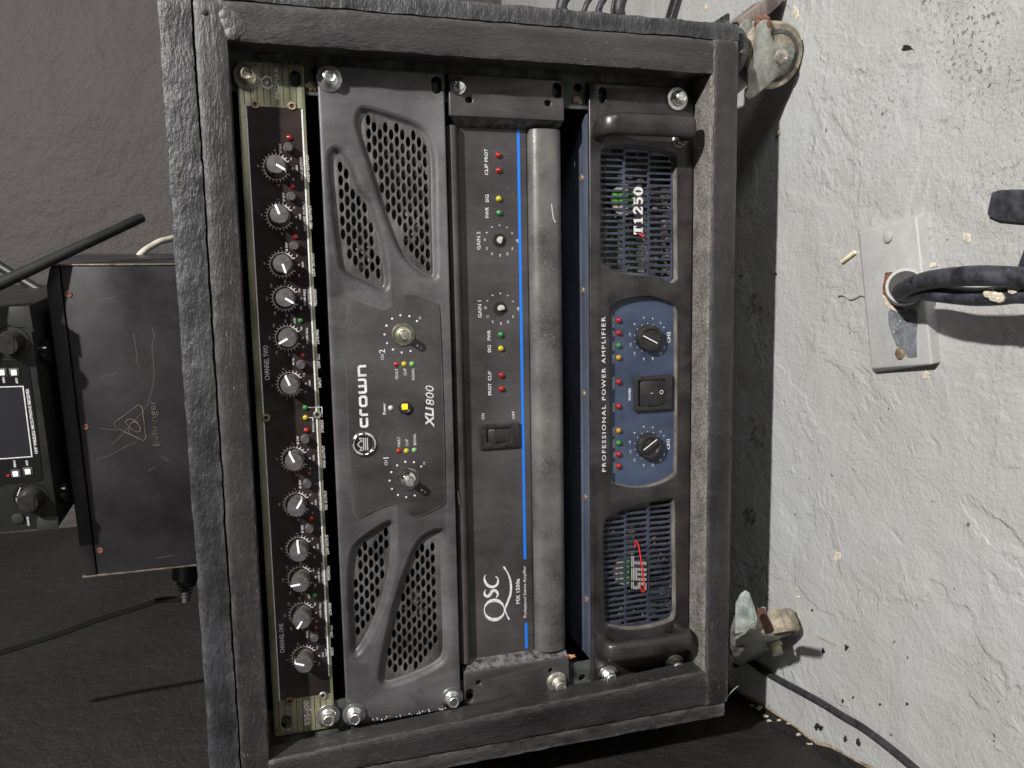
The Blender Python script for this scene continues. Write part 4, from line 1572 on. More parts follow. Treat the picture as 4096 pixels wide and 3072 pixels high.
# groove ring round the slot
mb = MB()
g0 = XY(2445, 340, Z4)
mb.stroke([(241, g0[1]), (228, g0[1]), (223.5, g0[1] + 1.2), (220.6, g0[1] + 4), (220, g0[1] + 8)], .7, Z4 + .04)
mb.build('seam', 'print_black', cs)
def rim(OO, name):
    mb = MB()
    n = len(OO)
    rg = [[(x, y, z) for x, y in inset(OO, d)] for d, z in ((-.1, Z4 - .3), (.05, Z4 - 1.2), (.5, Z4 - 4.6), (.9, Z4 - 5.2))]
    mb.add([q for R_ in rg for q in R_], [(t * n + k, t * n + (k + 1) % n, (t + 1) * n + (k + 1) % n, (t + 1) * n + k) for t in range(3) for k in range(n)])
    return mb.build(name, 'worn_rim', cs, smooth=True)


for nm, OO, cols, pitch, vv0, vv1, half in (
        ('A', OA, ((2395, 2492, 602.4), (2501, 2591, 592.8), (2598.6, 2685, 608)), 24.55, 560, 1130, 1),
        ('B', OB, ((2405, 2498.6, 2034.7), (2506, 2588, 2018.6), (2598, 2681.3, 2012.3)), 22.1, 1985, 2520, 1)):
    zi = Z4 - 5.0
    hs = []
    lim = inset(OO, 1.0)
    for (ua, ub, vs0) in cols:
        v = vs0
        while v < vv1:
            if v > vv0:
                a = XY(ub, v, zi)
                b = XY(ua, v, zi)
                xm = (a[0] + b[0]) / 2
                hgt = pitch * .182 * .33
                y0_, y1_ = min(a[1], b[1]), max(a[1], b[1])
                pts = rrect(xm - hgt, xm + hgt, y0_, y1_, hgt * .98, 3)
                # slots that would break the rim are shortened
                ys_in = [y for y in [y0_ + (y1_ - y0_) * t / 12 for t in range(13)] if pin((xm, y), lim) and pin((xm + hgt, y), lim) and pin((xm - hgt, y), lim)]
                if ys_in:
                    yy0, yy1 = (y0_ if ys_in[0] <= y0_ + .01 else ys_in[0]), (y1_ if ys_in[-1] >= y1_ - .01 else ys_in[-1])
                    if yy1 - yy0 > 2 * hgt + .8:
                        hs.append(rrect(xm - hgt, xm + hgt, yy0, yy1, hgt * .98, 3))
            v += pitch
    rim(OO, 'opening_rim')
    plate('grille', [inset(OO, .4)] + hs, zi - 1.1, zi, 'blue_grille', cs, .22, label='blue grey slotted grille')
    # bright chamfer under the opening
# blue centre panel
zb = Z4 - 4.8
rim(OC, 'panel_rim')
plate('centre_panel', [inset(OC, .4)], zb - .8, zb, 'blue_panel', cs)
zl = zb + .12
mb = MB()
for s, u, v, l in (('PROTECT', 2453.7, 1285.6, 9.2), ('CLIP', 2453.7, 1335, 4.6), ('SIGNAL', 2453.7, 1382.7, 7.2), ('POWER', 2453.7, 1434, 7.0), ('PARALLEL', 2453.7, 1531, 10.2), ('BRIDGE', 2454.5, 1629, 7.4),
                   ('POWER', 2455, 1724.8, 7.0), ('SIGNAL', 2455, 1773, 7.0), ('CLIP', 2456, 1820.6, 4.6), ('PROTECT', 2456.5, 1869.5, 8.9)):
    text(mb, s, u, v, 1.9, zl, l, bold=.015)
text(mb, 'CH2', 2674.6, 1349, 2.9, zl, 9, bold=.03)
text(mb, 'CH1', 2673, 1777.5, 2.9, zl, 8.5, bold=.03)
text(mb, 'POWER', 2518.5, 1576.5, 2.1, zl, 10, bold=.03)
nm = [('-10', 727, 627), ('-8', 790, 490), ('-6', 910, 405), ('-4', 1030, 415), ('-2', 1133, 475), ('0', 1178, 530), ('-12', 735, 760), ('-14', 790, 880), ('-16', 910, 955), ('-18', 1030, 950), ('-24', 1135, 880), ('-∞', 1182, 800)]
for s, a, b in nm:
    for k in (0, 1):
        b2 = b if not k else 770 + (b - 668) * .93
        u, v = 2300 + a / 3.318, (1150 if not k else 1550) + b2 / 3.318
        text(mb, s, u, v, 1.6, zl, bold=.02)
for k, (cu, cv) in enumerate(((2590, 1351.3), (2590, 1782))):
    c = XY(cu, cv, zl)
    for j in range(12):
        t = math.radians(-52 + j * 284 / 11)
        mb.add([(x, y, zl) for x, y in ell(c[0] + 11.6 * math.cos(t), c[1] + 11.6 * math.sin(t), .42, .42, 8)], [tuple(range(8))])
mb.build('lettering', 'print_white', cs)
mb = MB()
text(mb, 'PROFESSIONAL POWER AMPLIFIER', 2414.5, 1580.5, 3.4, Z4 + .12, 124.5, bold=.012, sp=1.3)
mb.build('lettering', 'print_white', cs)
for v, col in zip((1281.7, 1331.4, 1381.5, 1430.3, 1527.6, 1624.4, 1721.8, 1771, 1817, 1864), ('red', 'red', 'green', 'orange', 'red', 'red', 'orange', 'green', 'red', 'red')):
    o = led(cs, 2474, v, zb, 'led_' + col)
    o.scale = (1.2, 1.2, 1.2)
for (cu, cv, a0, a1) in ((2590, 1351.3, (905, 640), (1095, 740)), (2590, 1782, (910, 830), (1088, 690))):
    p = P(cu, cv, zb)
    mb = MB()
    mb.lathe((p.x, p.y, zb), [(10.6, 0), (10.6, 5.0), (10.2, 6.2), (9.0, 6.8), (7.6, 6.6), (7.0, 5.6), (6.8, 5.4), (.1, 5.3)], 48)
    kb = mb.build('knob', 'knob_black', cs, smooth=True)
    zk = zb + 7.6
    oy = 1150 if cv < 1500 else 1550
    q0 = Vector(XY(2300 + a0[0] / 3.318, oy + a0[1] / 3.318, zk))
    q1 = Vector(XY(2300 + a1[0] / 3.318, oy + a1[1] / 3.318, zk))
    d = (q1 - q0).normalized()
    nv = Vector((-d.y, d.x))
    mb = MB()
    c2 = Vector((p.x, p.y))
    e0, e1 = c2 - d * 7.4, c2 + d * 7.4
    mb.prism([tuple(e0 + nv * 2.2), tuple(e0 - nv * 2.2), tuple(e1 - nv * 1.6), tuple(e1 + nv * 1.6)], zb + 5.2, zb + 7.4)
    mb.build('grip', 'knob_black', kb, bevel=.6)
    mb = MB()
    mb.stroke([tuple(q0), tuple(q1)], .75, zk + .02)
    mb.build('pointer', 'knob_pointer', kb)
hx0, hx1, hy0, hy1, ys = rocker(cs, (2533.6, 1505.6), (2682.8, 1635), (2554.7, 1524), (2660, 1620), zb, 'knob_black', 'knob_black', 2597, 3.4)
mb = MB()
zr = zb + 5.0
c = XY(2300 + 1020 / 3.318, 1150 + 1403 / 3.318, zr)
mb.stroke([(c[0], c[1] - .1 + 1.0), (c[0], c[1] - 1.1)], .45, zr)
c = XY(2300 + 1148 / 3.318, 1150 + 1388 / 3.318, zr)
mb.stroke(ell(c[0], c[1], 1.5, 1.35, 18), .5, zr, closed=True)
mb.build('switch_marking', 'print_white', cs)
# chassis
mb = MB()
mb.box(-221, 219, yb4 + 1.5, yt4 - .4, -300, -16)
mb.box(-221, 219, yt4 - 3.0, yt4 - .4, -16.2, -1.7)
mb.build('chassis', 'blue_chassis', cs, bevel=.4)
mb = MB()
mb.box(-220, 218, yb4 + 2, yt4 - 3.2, -15.9, -14)
mb.build('inner_baffle', 'circuit', cs)
ycs = yt4 - .35
for (u, v) in ((2325, 712), (2331, 1163), (2335, 1575), (2341, 1991), (2345, 2397)):
    q = PY(u, v, ycs)
    mb = MB()
    mb.lathe((q.x, ycs, q.z), [(3.1, 0), (2.9, .7), (1.6, 1.2), (.3, 1.2)], 18, (0, 1, 0))
    mb.build('screw', 'screw_brass', cs, smooth=True)
# fans behind the grilles with round labels
for cu, cv, off in ((2500, 800, 0), (2500, 2285, 1)):
    zfn = Z4 - 12
    p = P(cu, cv, zfn)
    mb = MB()
    mb.lathe((p.x, p.y, zfn - 8), [(13.5, 0), (13.5, 7), (12.5, 8)], 30)
    fn = mb.build('fan', 'knob_black', cs, smooth=True)
    for k in range(7):
        a = 2 * PI * k / 7 + .3
        mb = MB()
        pts = [(p.x + r * math.cos(a + t), p.y + r * math.sin(a + t)) for r, t in ((13.5, 0), (33, .25), (35, .62), (13.5, .55))]
        zq0 = zfn - 7
        mb.add([(pts[0][0], pts[0][1], zq0), (pts[1][0], max(pts[1][1], yb4 + 3), zq0), (pts[2][0], max(pts[2][1], yb4 + 3), zq0 + 5), (pts[3][0], pts[3][1], zq0 + 5)], [(0, 1, 2, 3)])
        mb.build('blade', 'knob_black', fn)
    R0 = 12.4 if not off else 11.4
    mt1 = 'pale_label'
    mb = MB()
    mb.lathe((p.x, p.y, zfn), [(R0, .1), (R0, .3)], 30)
    mb.build('round_label', mt1, fn)
    gx = 4.6 if not off else -1
    mb = MB()
    if not off:
        mb.box(p.x - 3.4, p.x + 6.4, p.y - 10.8, p.y + 11, zfn + .32, zfn + .4)
    else:
        mb.box(p.x - 10.5, p.x + 10, p.y - 4.8, p.y + 2.2, zfn + .32, zfn + .4)
    mb.build('label_band', 'green_label', fn)
    mb = MB()
    for k in range(3):
        text(mb, 'AC 220-240V', 0, 0, 1.8, zfn + .5, 15, p=(p.x, p.y + 6 - 5.2 * k))
    mb.build('lettering', 'print_black', fn)
# loose dust inside the lower left grille
mb = MB()
for k in range(46):
    u, v = random.choice(((2610, 2150), (2640, 2200), (2520, 2420), (2460, 2400), (2560, 2470), (2440, 2130), (2650, 900), (2640, 1010), (2650, 1090), (2630, 800)))
    p = P(u + random.gauss(0, 18), v + random.gauss(0, 26), Z4 - 7.5)
    b_ = blob((p.x, p.y), random.uniform(.7, 2.6), random.uniform(.5, 1.6), 6, .4, random.random() * 3)
    mb.prism(b_, Z4 - 8.8, Z4 - 7.5 + random.random() * .6)
o = mb.build('dust_fluff', 'dust_fluff', cs)
o['kind'] = 'stuff'
# raised badges
mb = MB()
zbd = Z4 - 3.2


def serif_T(mb, s, c, h, length, z):
    """slab serif digits drawn as strokes: thick stems, thin joins, slab feet"""
    w = length / (len(s) + .1)
    x = c[0] - length / 2 + w / 2
    k = 0
    for ch in s:
        y0, y1 = c[1] - h / 2, c[1] + h / 2
        a = w * .43
        zz_ = z
        if ch == 'T':
            mb.stroke([(x, y0), (x, y1)], 2.5, zz_)
            mb.stroke([(x - a, y1 - .75), (x + a, y1 - .75)], 1.5, zz_ + .02)
            mb.stroke([(x - a + .4, y1 - .4), (x - a + .4, y1 - 2.6)], .9, zz_ + .03)
            mb.stroke([(x + a - .4, y1 - .4), (x + a - .4, y1 - 2.6)], .9, zz_ + .03)
            mb.stroke([(x - a * .62, y0 + .5), (x + a * .62, y0 + .5)], 1.0, zz_ + .02)
        elif ch == '1':
            mb.stroke([(x, y0), (x, y1)], 2.3, zz_)
            mb.stroke([(x - a * .7, y0 + .5), (x + a * .7, y0 + .5)], 1.0, zz_ + .02)
            mb.stroke([(x - a * .7, y1 - 1.4), (x, y1 - .4)], 1.0, zz_ + .02)
        elif ch == '2':
            pts = smoothc([(x - a * .72, y1 - 2.2), (x - a * .3, y1 - .5), (x + a * .5, y1 - .9), (x + a * .62, y1 - 2.6), (x - a * .1, y0 + 2.6), (x - a * .8, y0 + .8)], 4, False)
            mb.stroke(pts, [1.0 + 1.2 * math.sin(PI * i / (len(pts) - 1)) for i in range(len(pts))], zz_)
            mb.stroke([(x - a * .9, y0 + .7), (x + a * .9, y0 + .7)], 1.4, zz_ + .02)
            mb.stroke([(x + a * .82, y0 + .3), (x + a * .82, y0 + 2.2)], .8, zz_ + .03)
        elif ch == '5':
            mb.stroke([(x - a * .65, y1 - .6), (x + a * .8, y1 - .6)], 1.3, zz_ + .02)
            mb.stroke([(x - a * .6, y1 - .3), (x - a * .6, y1 - 3.8)], 1.0, zz_ + .03)
            pts = smoothc([(x - a * .6, y1 - 3.6), (x + a * .2, y1 - 3.0), (x + a * .65, y0 + 2.6), (x + a * .1, y0 + .6), (x - a * .7, y0 + 1.3)], 4, False)
            mb.stroke(pts, [1.0 + 1.2 * math.sin(PI * i / (len(pts) - 1)) for i in range(len(pts))], zz_)
        else:
            n = 24
            pts = [(x + a * .66 * math.cos(2 * PI * i / n), c[1] + (h / 2 - .5) * math.sin(2 * PI * i / n)) for i in range(n)]
            mb.stroke(pts, [.9 + 1.6 * abs(math.cos(2 * PI * i / n)) for i in range(n)], zz_, closed=True)
        x += w


serif_T(mb, 'T1250', XY(2553, 841, zbd), 7.8, 38.5, zbd)
b1 = mb.build('model_badge', 'print_white', cs)
mb = MB()
cb = XY(2553, 841, zbd - 1)
mb.box(cb[0] - 19, cb[0] + 19, cb[1] - 3.2, cb[1] + 3.2, Z4 - 4.9, zbd - .25)
mb.build('badge_back', 'handle_black', b1, bevel=.3)
mb = MB()
q0, q1 = P(2553, 1070 - 135, zbd), P(2572, 945, zbd)
e0, e1 = P(2300 + 705 / 2.765, 550 + 1062 / 2.765, zbd), P(2300 + 760 / 2.765, 550 + 1092 / 2.765, zbd)
mb.stroke([(e0.x, e0.y), (e1.x, e1.y)], 1.4, zbd)
mb.build('red_dash', 'badge_red', b1)
# striped parallelogram letters crossed by a red swoosh
mb = MB()


def zs(a, b, z=zbd):
    return XY(2250 + a / 1.952, 1950 + b / 1.952, z)


letters = {'S': [(535, 775), (655, 795), (650, 740), (600, 712), (650, 735), (655, 700), (600, 690), (535, 690), (540, 735), (580, 745)]}
A0 = Vector(zs(657, 800))
A1 = Vector(zs(657, 505))
B0 = Vector(zs(535, 772))
for k in range(10):
    t = (k + .5) / 10
    y = A0.y + (B0.y - A0.y) * t
    dx = 2.3 * t
    x0_ = A0.x + dx
    segs = {0: [(0, 5.6), (7.4, 9.6), (11.4, 13.6), (15.4, 17.6), (20.4, 22.8)], 1: [(0, 6.2), (7.4, 9.6), (11.4, 13.6), (15.4, 17.6), (20.4, 22.8)], 2: [(3.6, 6.2), (7.4, 9.6), (11.4, 13.6), (15.4, 17.6), (20.4, 22.8)],
            3: [(3.6, 6.2), (7.4, 9.6), (11.4, 13.6), (15.4, 17.6), (20.4, 22.8)], 4: [(1, 6.2), (7.4, 9.6), (11.4, 13.6), (15.4, 17.6), (20.4, 22.8)], 5: [(.4, 5.6), (7.4, 9.6), (11.4, 13.6), (15.4, 17.6), (20.4, 22.8)],
            6: [(.2, 3), (7.4, 17.6), (20.4, 22.8)], 7: [(.2, 3), (7.4, 17.6), (20.4, 22.8)], 8: [(.2, 6.2), (7.4, 17.4), (18.2, 27.0)], 9: [(.8, 6.2), (7.4, 17.0), (18.2, 27.0)]}[k]
    for a, b in segs:
        mb.stroke([(x0_ + a * 1.07, y), (x0_ + b * 1.07, y)], .78, zbd)
b2 = mb.build('maker_badge', 'badge_stripe', cs)
mb = MB()
mb.box(A0.x + 1, A0.x + 27, A0.y + .3, B0.y - .3, Z4 - 4.9, zbd - .3)
mb.build('badge_back', 'handle_black', b2, bevel=.3)
mb = MB()
W_pts = [zs(a, b, zbd + .3) for a, b in ((565, 470), (572, 418), (592, 450), (612, 560), (628, 680), (638, 800), (622, 812), (608, 775))]
mb.stroke(smoothc(W_pts, 5, False), [.6 + .55 * math.sin(PI * min(i, 35) / 35) for i in range(36)], zbd + .3)
mb.build('red_swoosh', 'badge_red', b2)


# D handles
def handle(xc, y0, y1, w, zt_, side):
    """bar that rises from the panel, runs down and returns"""
    mb = MB()
    path = smoothc([(y1 + 0, 0), (y1 + .6, 10), (y1 - 1.5, 19), (y1 - 9, zt_), (y1 - 22, zt_ + .8), ((y0 + y1) / 2, zt_ + 1), (y0 + 14, zt_ + .5), (y0 + 4, zt_ - 1), (y0 + .6, zt_ - 7), (y0, 10), (y0 + .4, 0)], 4, False)
    n = 16
    rings = []
    for i, p in enumerate(path):
        d = (path[min(i + 1, len(path) - 1)] - path[max(i - 1, 0)]).normalized()
        nrm = Vector((-d.y, d.x))
        if nrm.dot(Vector((p.x - (y0 + y1) / 2, p.y + 0.0))) < 0:
            nrm = -nrm
        ring = []
        for k in range(n):
            t = 2 * PI * k / n
            c_, s_ = math.cos(t), math.sin(t)
            e = .75
            X = (w / 2) * math.copysign(abs(c_) ** e, c_)
            T = 5.0 * math.copysign(abs(s_) ** e, s_)
            q = p + nrm * (T - 3)
            ring.append((xc + X, q.x, q.y + Z4))
        rings.append(ring)
    vs = [q for r in rings for q in r]
    fs = [(i * n + k, i * n + (k + 1) % n, (i + 1) * n + (k + 1) % n, (i + 1) * n + k) for i in range(len(path) - 1) for k in range(n)]
    mb.add(vs, fs)
    return mb.build('handle', 'handle_black', cs, smooth=True)


handle(206.5, -166, -90.5, 16.5, 24, 1)
handle(-204.5, -168.5, -92.5, 15.5, 22, -1)
bolt(cs, 2708, 396.5, Z4, 'zinc', rot=.3)
bolt(cs, 2432, 2700.5, Z4, 'zinc', rot=.2)
bolt(cs, 2696, 2655, Z4, 'steel_dirty', rot=.2, label='bolt half hidden behind the handle')
bolt(cs, 2716, 562, Z4, 'steel_dirty', rot=.2, label='pale bolt end showing under the handle', washer=False)

# dirt in the gaps on the rack strips
for u, v, ru, rv, mt in ((1250, 345, 22, 22, 'dirt'), (2312, 400, 20, 18, 'dirt'), (2285, 2626, 20, 9, 'orange_plastic')):
    p = P(u, v, -2)
    mb = MB()
    mb.prism(blob((p.x, p.y), rv * .18, ru * .18, 14, .45), -2.6, -1.4)
    mb.build('dirt_patch', mt, cab, bevel=.3)

# ------------------------------------------------------------------ on top: metal box and radio receiver
Y0 = 300.0
A = Vector((108.2, 0, -34.5))
Bv = Vector((-125.1, 0, -64.2))
ex_ = (A - Bv).normalized()
wbx = (A - Bv).length
ez_ = Vector((-ex_.z, 0, ex_.x))
if ez_.z < 0:
    ez_ = -ez_


def BX(x, y, z):
    """local frame of the metal box: x along its front from the left corner, z out of the front"""
    return Bv + ex_ * x + ez_ * z + Vector((0, y, 0))


class LB_(MB):
    def __init__(s, fn):
        super().__init__()
        s.fn = fn

    def add(s, vs, fs):
        return super().add([s.fn(*v) for v in vs], fs)


bxo = thing('metal_box', 'scuffed black metal equipment case with embossed triangle emblem, standing on the cabinet', 'equipment case', (-8, 209.5, -80))
mb = LB_(BX)
mb.box(0, wbx, 210, 300, -105, -4)
mb.build('case_body', 'metal_lid', bxo, bevel=.6)
mb = LB_(BX)
mb.box(1.4, wbx - 1.4, 210, Y0 - 10.6, -3.9, -.6)
lid = mb.build('lid', 'metal_lid', bxo, bevel=.5)
mb = LB_(BX)
mb.box(1.4, wbx - 1.4, Y0 - 9.6, Y0 - .4, -3.9, -.2)
mb.build('top_flange', 'metal_lid', bxo, bevel=.8)
mb = LB_(BX)
mb.box(-.4, .7, 210, Y0 + .3, -3.8, 0)
mb.build('side_edge', 'metal_lid_edge', bxo, bevel=.2)
mb = LB_(BX)
mb.box(wbx - .6, wbx + .4, 210, Y0 + .3, -3.8, 0)
mb.build('side_edge', 'metal_lid_edge', bxo, bevel=.2)


def onlid(u, v, z=-.5):
    p = PP(u, v, BX(0, 0, z), ez_)
    q = p - Bv
    return (q.dot(ex_), p.y)


for u, v in ((275, 1177), (342, 1708), (401, 2202)):
    a, b = onlid(u, v)
    mb = LB_(BX)
    mb.lathe((a, b, -.6), [(2.3, 0), (2.2, .4), (1.6, .6), (1.3, .1), (.1, .1)], 16)
    mb.build('screw', 'rust', bxo, smooth=True)
# embossed emblem and name
mb = LB_(BX)
T = [onlid(*q) for q in z2([(950, 395), (1150, 245), (1180, 265), (1212, 520), (1190, 545), (955, 430)], 0, 1500, 2.074)]
mb.stroke(T, .7, -.25, closed=True)
E1 = [onlid(*q) for q in z2([(1045 + 14 * 0, 380), (1075, 365), (1110, 375), (1150, 410), (1165, 450), (1150, 472), (1110, 460), (1075, 430), (1050, 400)], 0, 1500, 2.074)]
mb.stroke([tuple(p) for p in smoothc(E1, 3)], .7, -.24, closed=True)
E2 = [onlid(*q) for q in z2([(1075, 480), (1070, 440), (1085, 400), (1120, 385), (1145, 395)], 0, 1500, 2.074)]
mb.stroke(E2, .7, -.23)
text(mb, 'behringer', 0, 0, 5.2, -.25, 35, p=onlid(*z2([(1275, 400)], 0, 1500, 2.074)[0]), bold=-.01)
mb.build('embossed_emblem', 'metal_lid_edge', bxo)
for ox, oy, sc_, pl2 in ((0, 1500, 2.074, ([(920, 585), (1000, 510), (1060, 440), (1180, 310), (1225, 240), (1240, 190), (1262, 120), (1280, 0)], [(820, 440), (980, 460)], [(800, 700), (900, 670), (1050, 590), (1130, 555)],
            [(1340, 675), (1405, 715)], [(1230, 800), (1290, 760)], [(1290, 1520), (1440, 1495)])),
        (0, 800, 1.843, ([(985, 980), (1010, 1150), (1010, 1210), (1035, 1235)], [(640, 760), (860, 710)], [(740, 1305), (870, 1275)], [(1120, 940), (1140, 1000), (1120, 1080), (1140, 1300)]))):
    for pts in pl2:
        mb = LB_(BX)
        mb.stroke([onlid(*q) for q in z2(pts, ox, oy, sc_)], .4, -.5)
        mb.build('scratch', 'scratch', bxo)

# receiver
RA_ = Vector((80.4, 0, -17.9))
RB_ = Vector((-78.3, 0, -40.4))
rx_ = (RA_ - RB_).normalized()
rz_ = Vector((-rx_.z, 0, rx_.x))
if rz_.z < 0:
    rz_ = -rz_
wr = (RA_ - RB_).length


def RXF(x, y, z):
    return RB_ + rx_ * x + rz_ * z + Vector((0, y, 0))


def onrx(u, v, z=0.):
    p = PP(u, v, RXF(0, 0, z), rz_)
    return ((p - RB_).dot(rx_), p.y)


rc = thing('wireless_receiver', 'black wireless microphone receiver with lit keys, standing on the metal case', 'radio receiver', (0, 300.5, -60))
mb = LB_(RXF)
mb.box(0, wr, 306, 352, -120, -3)
mb.build('case', 'receiver_case', rc, bevel=1.2)
mb = LB_(RXF)
mb.prism([(0, 306), (wr, 306), (wr, 352), (0, 352)], -3, 0)
mb.build('front_bezel', 'receiver_case', rc, bevel=.8)
mb = LB_(RXF)
x0_, y0_ = onrx(182, 1895)
x1_, y1_ = onrx(130, 1437)
cpts = [onrx(u, v) for u, v in ((150, 1925), (172, 1915), (168, 1890), (140, 1640), (112, 1445), (90, 1436), (-60, 1446), (-60, 1960), (20, 1935))]
mb.prism(cpts, 0, .5)
mb.build('display_panel', 'receiver_gloss', rc)
mb = LB_(RXF)
sc = [onrx(u, v, .6) for u, v in ((128, 1826), (20, 1834), (-60, 1838), (-60, 1552), (0, 1548), (92, 1545))]
mb.prism(sc, .55, .7)
mb.build('screen', 'screen', rc)
mb = LB_(RXF)
mb.stroke(sc, .75, .78, closed=True)
text(mb, 'UHF WIRELESS MICROPHONE RECEIVER', 0, 0, 1.9, .8, 47, p=onrx(127, 1686, .8), bold=.03, rot=0)
for s, u, v, l in (('MENU', 58, 1855, 5.2), ('ADD', 107, 1852, 4.0), ('MENU', 14, 1518, 4.6), ('ADD', 66, 1523, 4.0), ('POWER', 112, 2084, 7), ):
    text(mb, s, 0, 0, 1.4, .8, l, p=onrx(u, v, .8), bold=.03)
text(mb, 'VOL', 0, 0, 1.6, .8, 3.6, p=onrx(68, 1999, .8), bold=.02)
arc = [onrx(u, v, .8) for u, v in ((82, 1950), (74, 1968), (69, 1984))]
mb.stroke(arc, .55, .8)
arc = [onrx(u, v, .8) for u, v in ((70, 2014), (76, 2030), (90, 2040))]
mb.stroke(arc, .55, .8)
mb.build('lettering', 'print_white', rc)
mb = LB_(RXF)
text(mb, 'IR', 0, 0, 1.6, .8, p=onrx(31, 1901, .8), bold=.02)
mb.build('infrared_mark', 'badge_red', rc)
for u, v in ((63, 1895), (112, 1886), (8, 1490), (57, 1490)):
    a, b = onrx(u, v, 1)
    mb = LB_(RXF)
    mb.box(a - 3, a + 3, b - 3, b + 3, .3, 1.2)
    kb = mb.build('key', 'knob_side', rc, bevel=.3)
    mb = LB_(RXF)
    mb.box(a - 1.9, a + 1.9, b - 1.7, b + 1.7, 1.2, 1.8)
    mb.build('key_cap', 'key_lit', kb, bevel=.3)
for u, v in ((122, 1999), (40, 1372)):
    a, b = onrx(u, v, 3)
    mb = LB_(RXF)
    mb.lathe((a, b, 0), [(11.5, -.2), (11.5, .3), (10.8, .3), (10.4, -.6)], 36)
    rg = mb.build('knob_well', 'receiver_gloss', rc, smooth=True)
    mb = LB_(RXF)
    mb.lathe((a, b, 0), [(8.2, 0), (8.0, 3), (7.0, 6.5), (6.6, 9), (6.2, 9.6), (.2, 9.7)], 28, flute=14, fl=.04)
    mb.build('volume_knob', 'knob_black', rg, smooth=True)
    mb = LB_(RXF)
    mb.prism([(a - 6, b - 3.4), (a + 4.5, b - 4.6), (a + 4.8, b - 3.8), (a - 5.8, b - 2.4)], 9.6, 10)
    mb.build('pointer', 'receiver_case', rg)
a, b = onrx(75, 2075, 1)
mb = LB_(RXF)
mb.prism(rrect(a - 3.6, a + 3.6, b - 3.0, b + 4.4, 2.6), 0, 1.2)
mb.build('power_button', 'receiver_panel', rc, bevel=.5)
mb = LB_(RXF)
mb.prism([onrx(u, v, .4) for u, v in ((150, 2068), (230, 2065), (236, 2112), (150, 2122), (146, 2095))], 0, .6)
mb.build('corner_panel', 'receiver_panel', rc, bevel=.3)
mb = LB_(RXF)
mb.prism([onrx(u, v, .4) for u, v in ((22, 1228), (118, 1226), (135, 1330), (100, 1310), (50, 1308), (28, 1290))], 0, .6)
mb.build('corner_panel', 'receiver_panel', rc, bevel=.3)
for xx in (22, wr - 34):
    for zz_ in (-14, -105):
        mb = LB_(RXF)
        mb.lathe((xx, 300.6, zz_), [(7.5, 0), (8, 2.5), (7.5, 6)], 20, (0, 1, 0))
        mb.build('foot', 'receiver_gloss', rc, smooth=True)
# antennas: one leans down to the right in front of the wall, one behind
a0, a1 = P(0, 1135, -15), P(572, 868, -60)
d = (a1 - a0)
mb = MB()
mb.tube([a0 - d * .9, a0, a0 + d * .5, a1 - d * .012, a1], 3.7, 14, [1.25, 1.12, 1.02, .95, .75])
mb.build('antenna', 'receiver_case', rc, smooth=True)
b0, b1 = P(0, 1065, -130), P(165, 1165, -115)
d = b1 - b0
mb = MB()
mb.tube([b0 - d * 1.2, b0, b1, b1 + d * .3], 3.6, 12)
mb.build('antenna', 'receiver_case', rc, smooth=True)

# ------------------------------------------------------------------ cables and small things
mb = MB()
pts = [P(700, 950, -150), P(672, 958, -145), P(640, 966, -140), P(605, 985, -135), P(575, 1005, -130), P(555, 1028, -128), P(552, 1060, -128)]
mb.tube(smoothc(pts, 4, False), 2.6, 10)
tag(mb.build('cable', 'cable_white', None, smooth=True), 'short pale cable curling out behind the metal equipment case', 'cable')
pl_ = thing('cable_plug', 'black plug with ribbed strain relief beside the metal case on the cabinet', 'plug', (-150, 209.5, -40))
mb = MB()
q0, q1, q2, q3 = P(752, 2240, -105), P(748, 2310, -105), P(745, 2345, -103), P(742, 2395, -100)
mb.tube([q0 + Vector((6, 1, 0)), q0, q1], 12, 16)
mb.build('plug_body', 'receiver_gloss', pl_, smooth=True)
mb = MB()
mb.tube([q1, q1 + (q2 - q1) * .9], 7.5, 16)
mb.build('plug_collar', 'cable_black', pl_, smooth=True)
mb = MB()
for k in range(4):
    c = q2 + (q3 - q2) * (k / 4)
    mb.tube([c, c + (q3 - q2) * .13], 6 - .6 * k, 14)
mb.tube([q2, q3 + (q3 - q2) * .3], 3, 12)
mb.build('strain_relief', 'cable_black', pl_, smooth=True)


def on_side_wall(u, v, off=2.5):
    """point on the side wall plane seen at (u,v)"""
    n_ = Vector((1, 0, .006)).normalized()
    return PP(u, v, Vector((-314 + off, 0, -400)), n_)


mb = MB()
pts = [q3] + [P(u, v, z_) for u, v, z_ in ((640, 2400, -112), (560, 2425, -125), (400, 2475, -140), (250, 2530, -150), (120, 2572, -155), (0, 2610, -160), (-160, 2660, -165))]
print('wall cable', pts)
mb.tube(smoothc(pts, 5, False), 2.8, 8)  # dark tube modelled in place of a blurred shadow along the wall
tag(mb.build('cable', 'receiver_gloss', None, smooth=True), 'thin black tube standing in for a soft shadow line on the side wall', 'cable')

mb = MB()
pts = []
for u, v in ((2940, 2660), (2985, 2640), (3035, 2672), (3060, 2687), (3120, 2722), (3200, 2765), (3290, 2815), (3370, 2865), (3440, 2905), (3510, 2955), (3580, 3010), (3640, 3060), (3720, 3130), (3820, 3220)):
    q = PY(u, v, FY + 3.6)
    pts.append((q.x, FY + 3.6, q.z))
mb.tube(smoothc(pts, 4, False), 3.1, 12)
tag(mb.build('cable', 'cable_black', None, smooth=True), 'long black power cable lying on the grey floor by the left caster', 'cable')

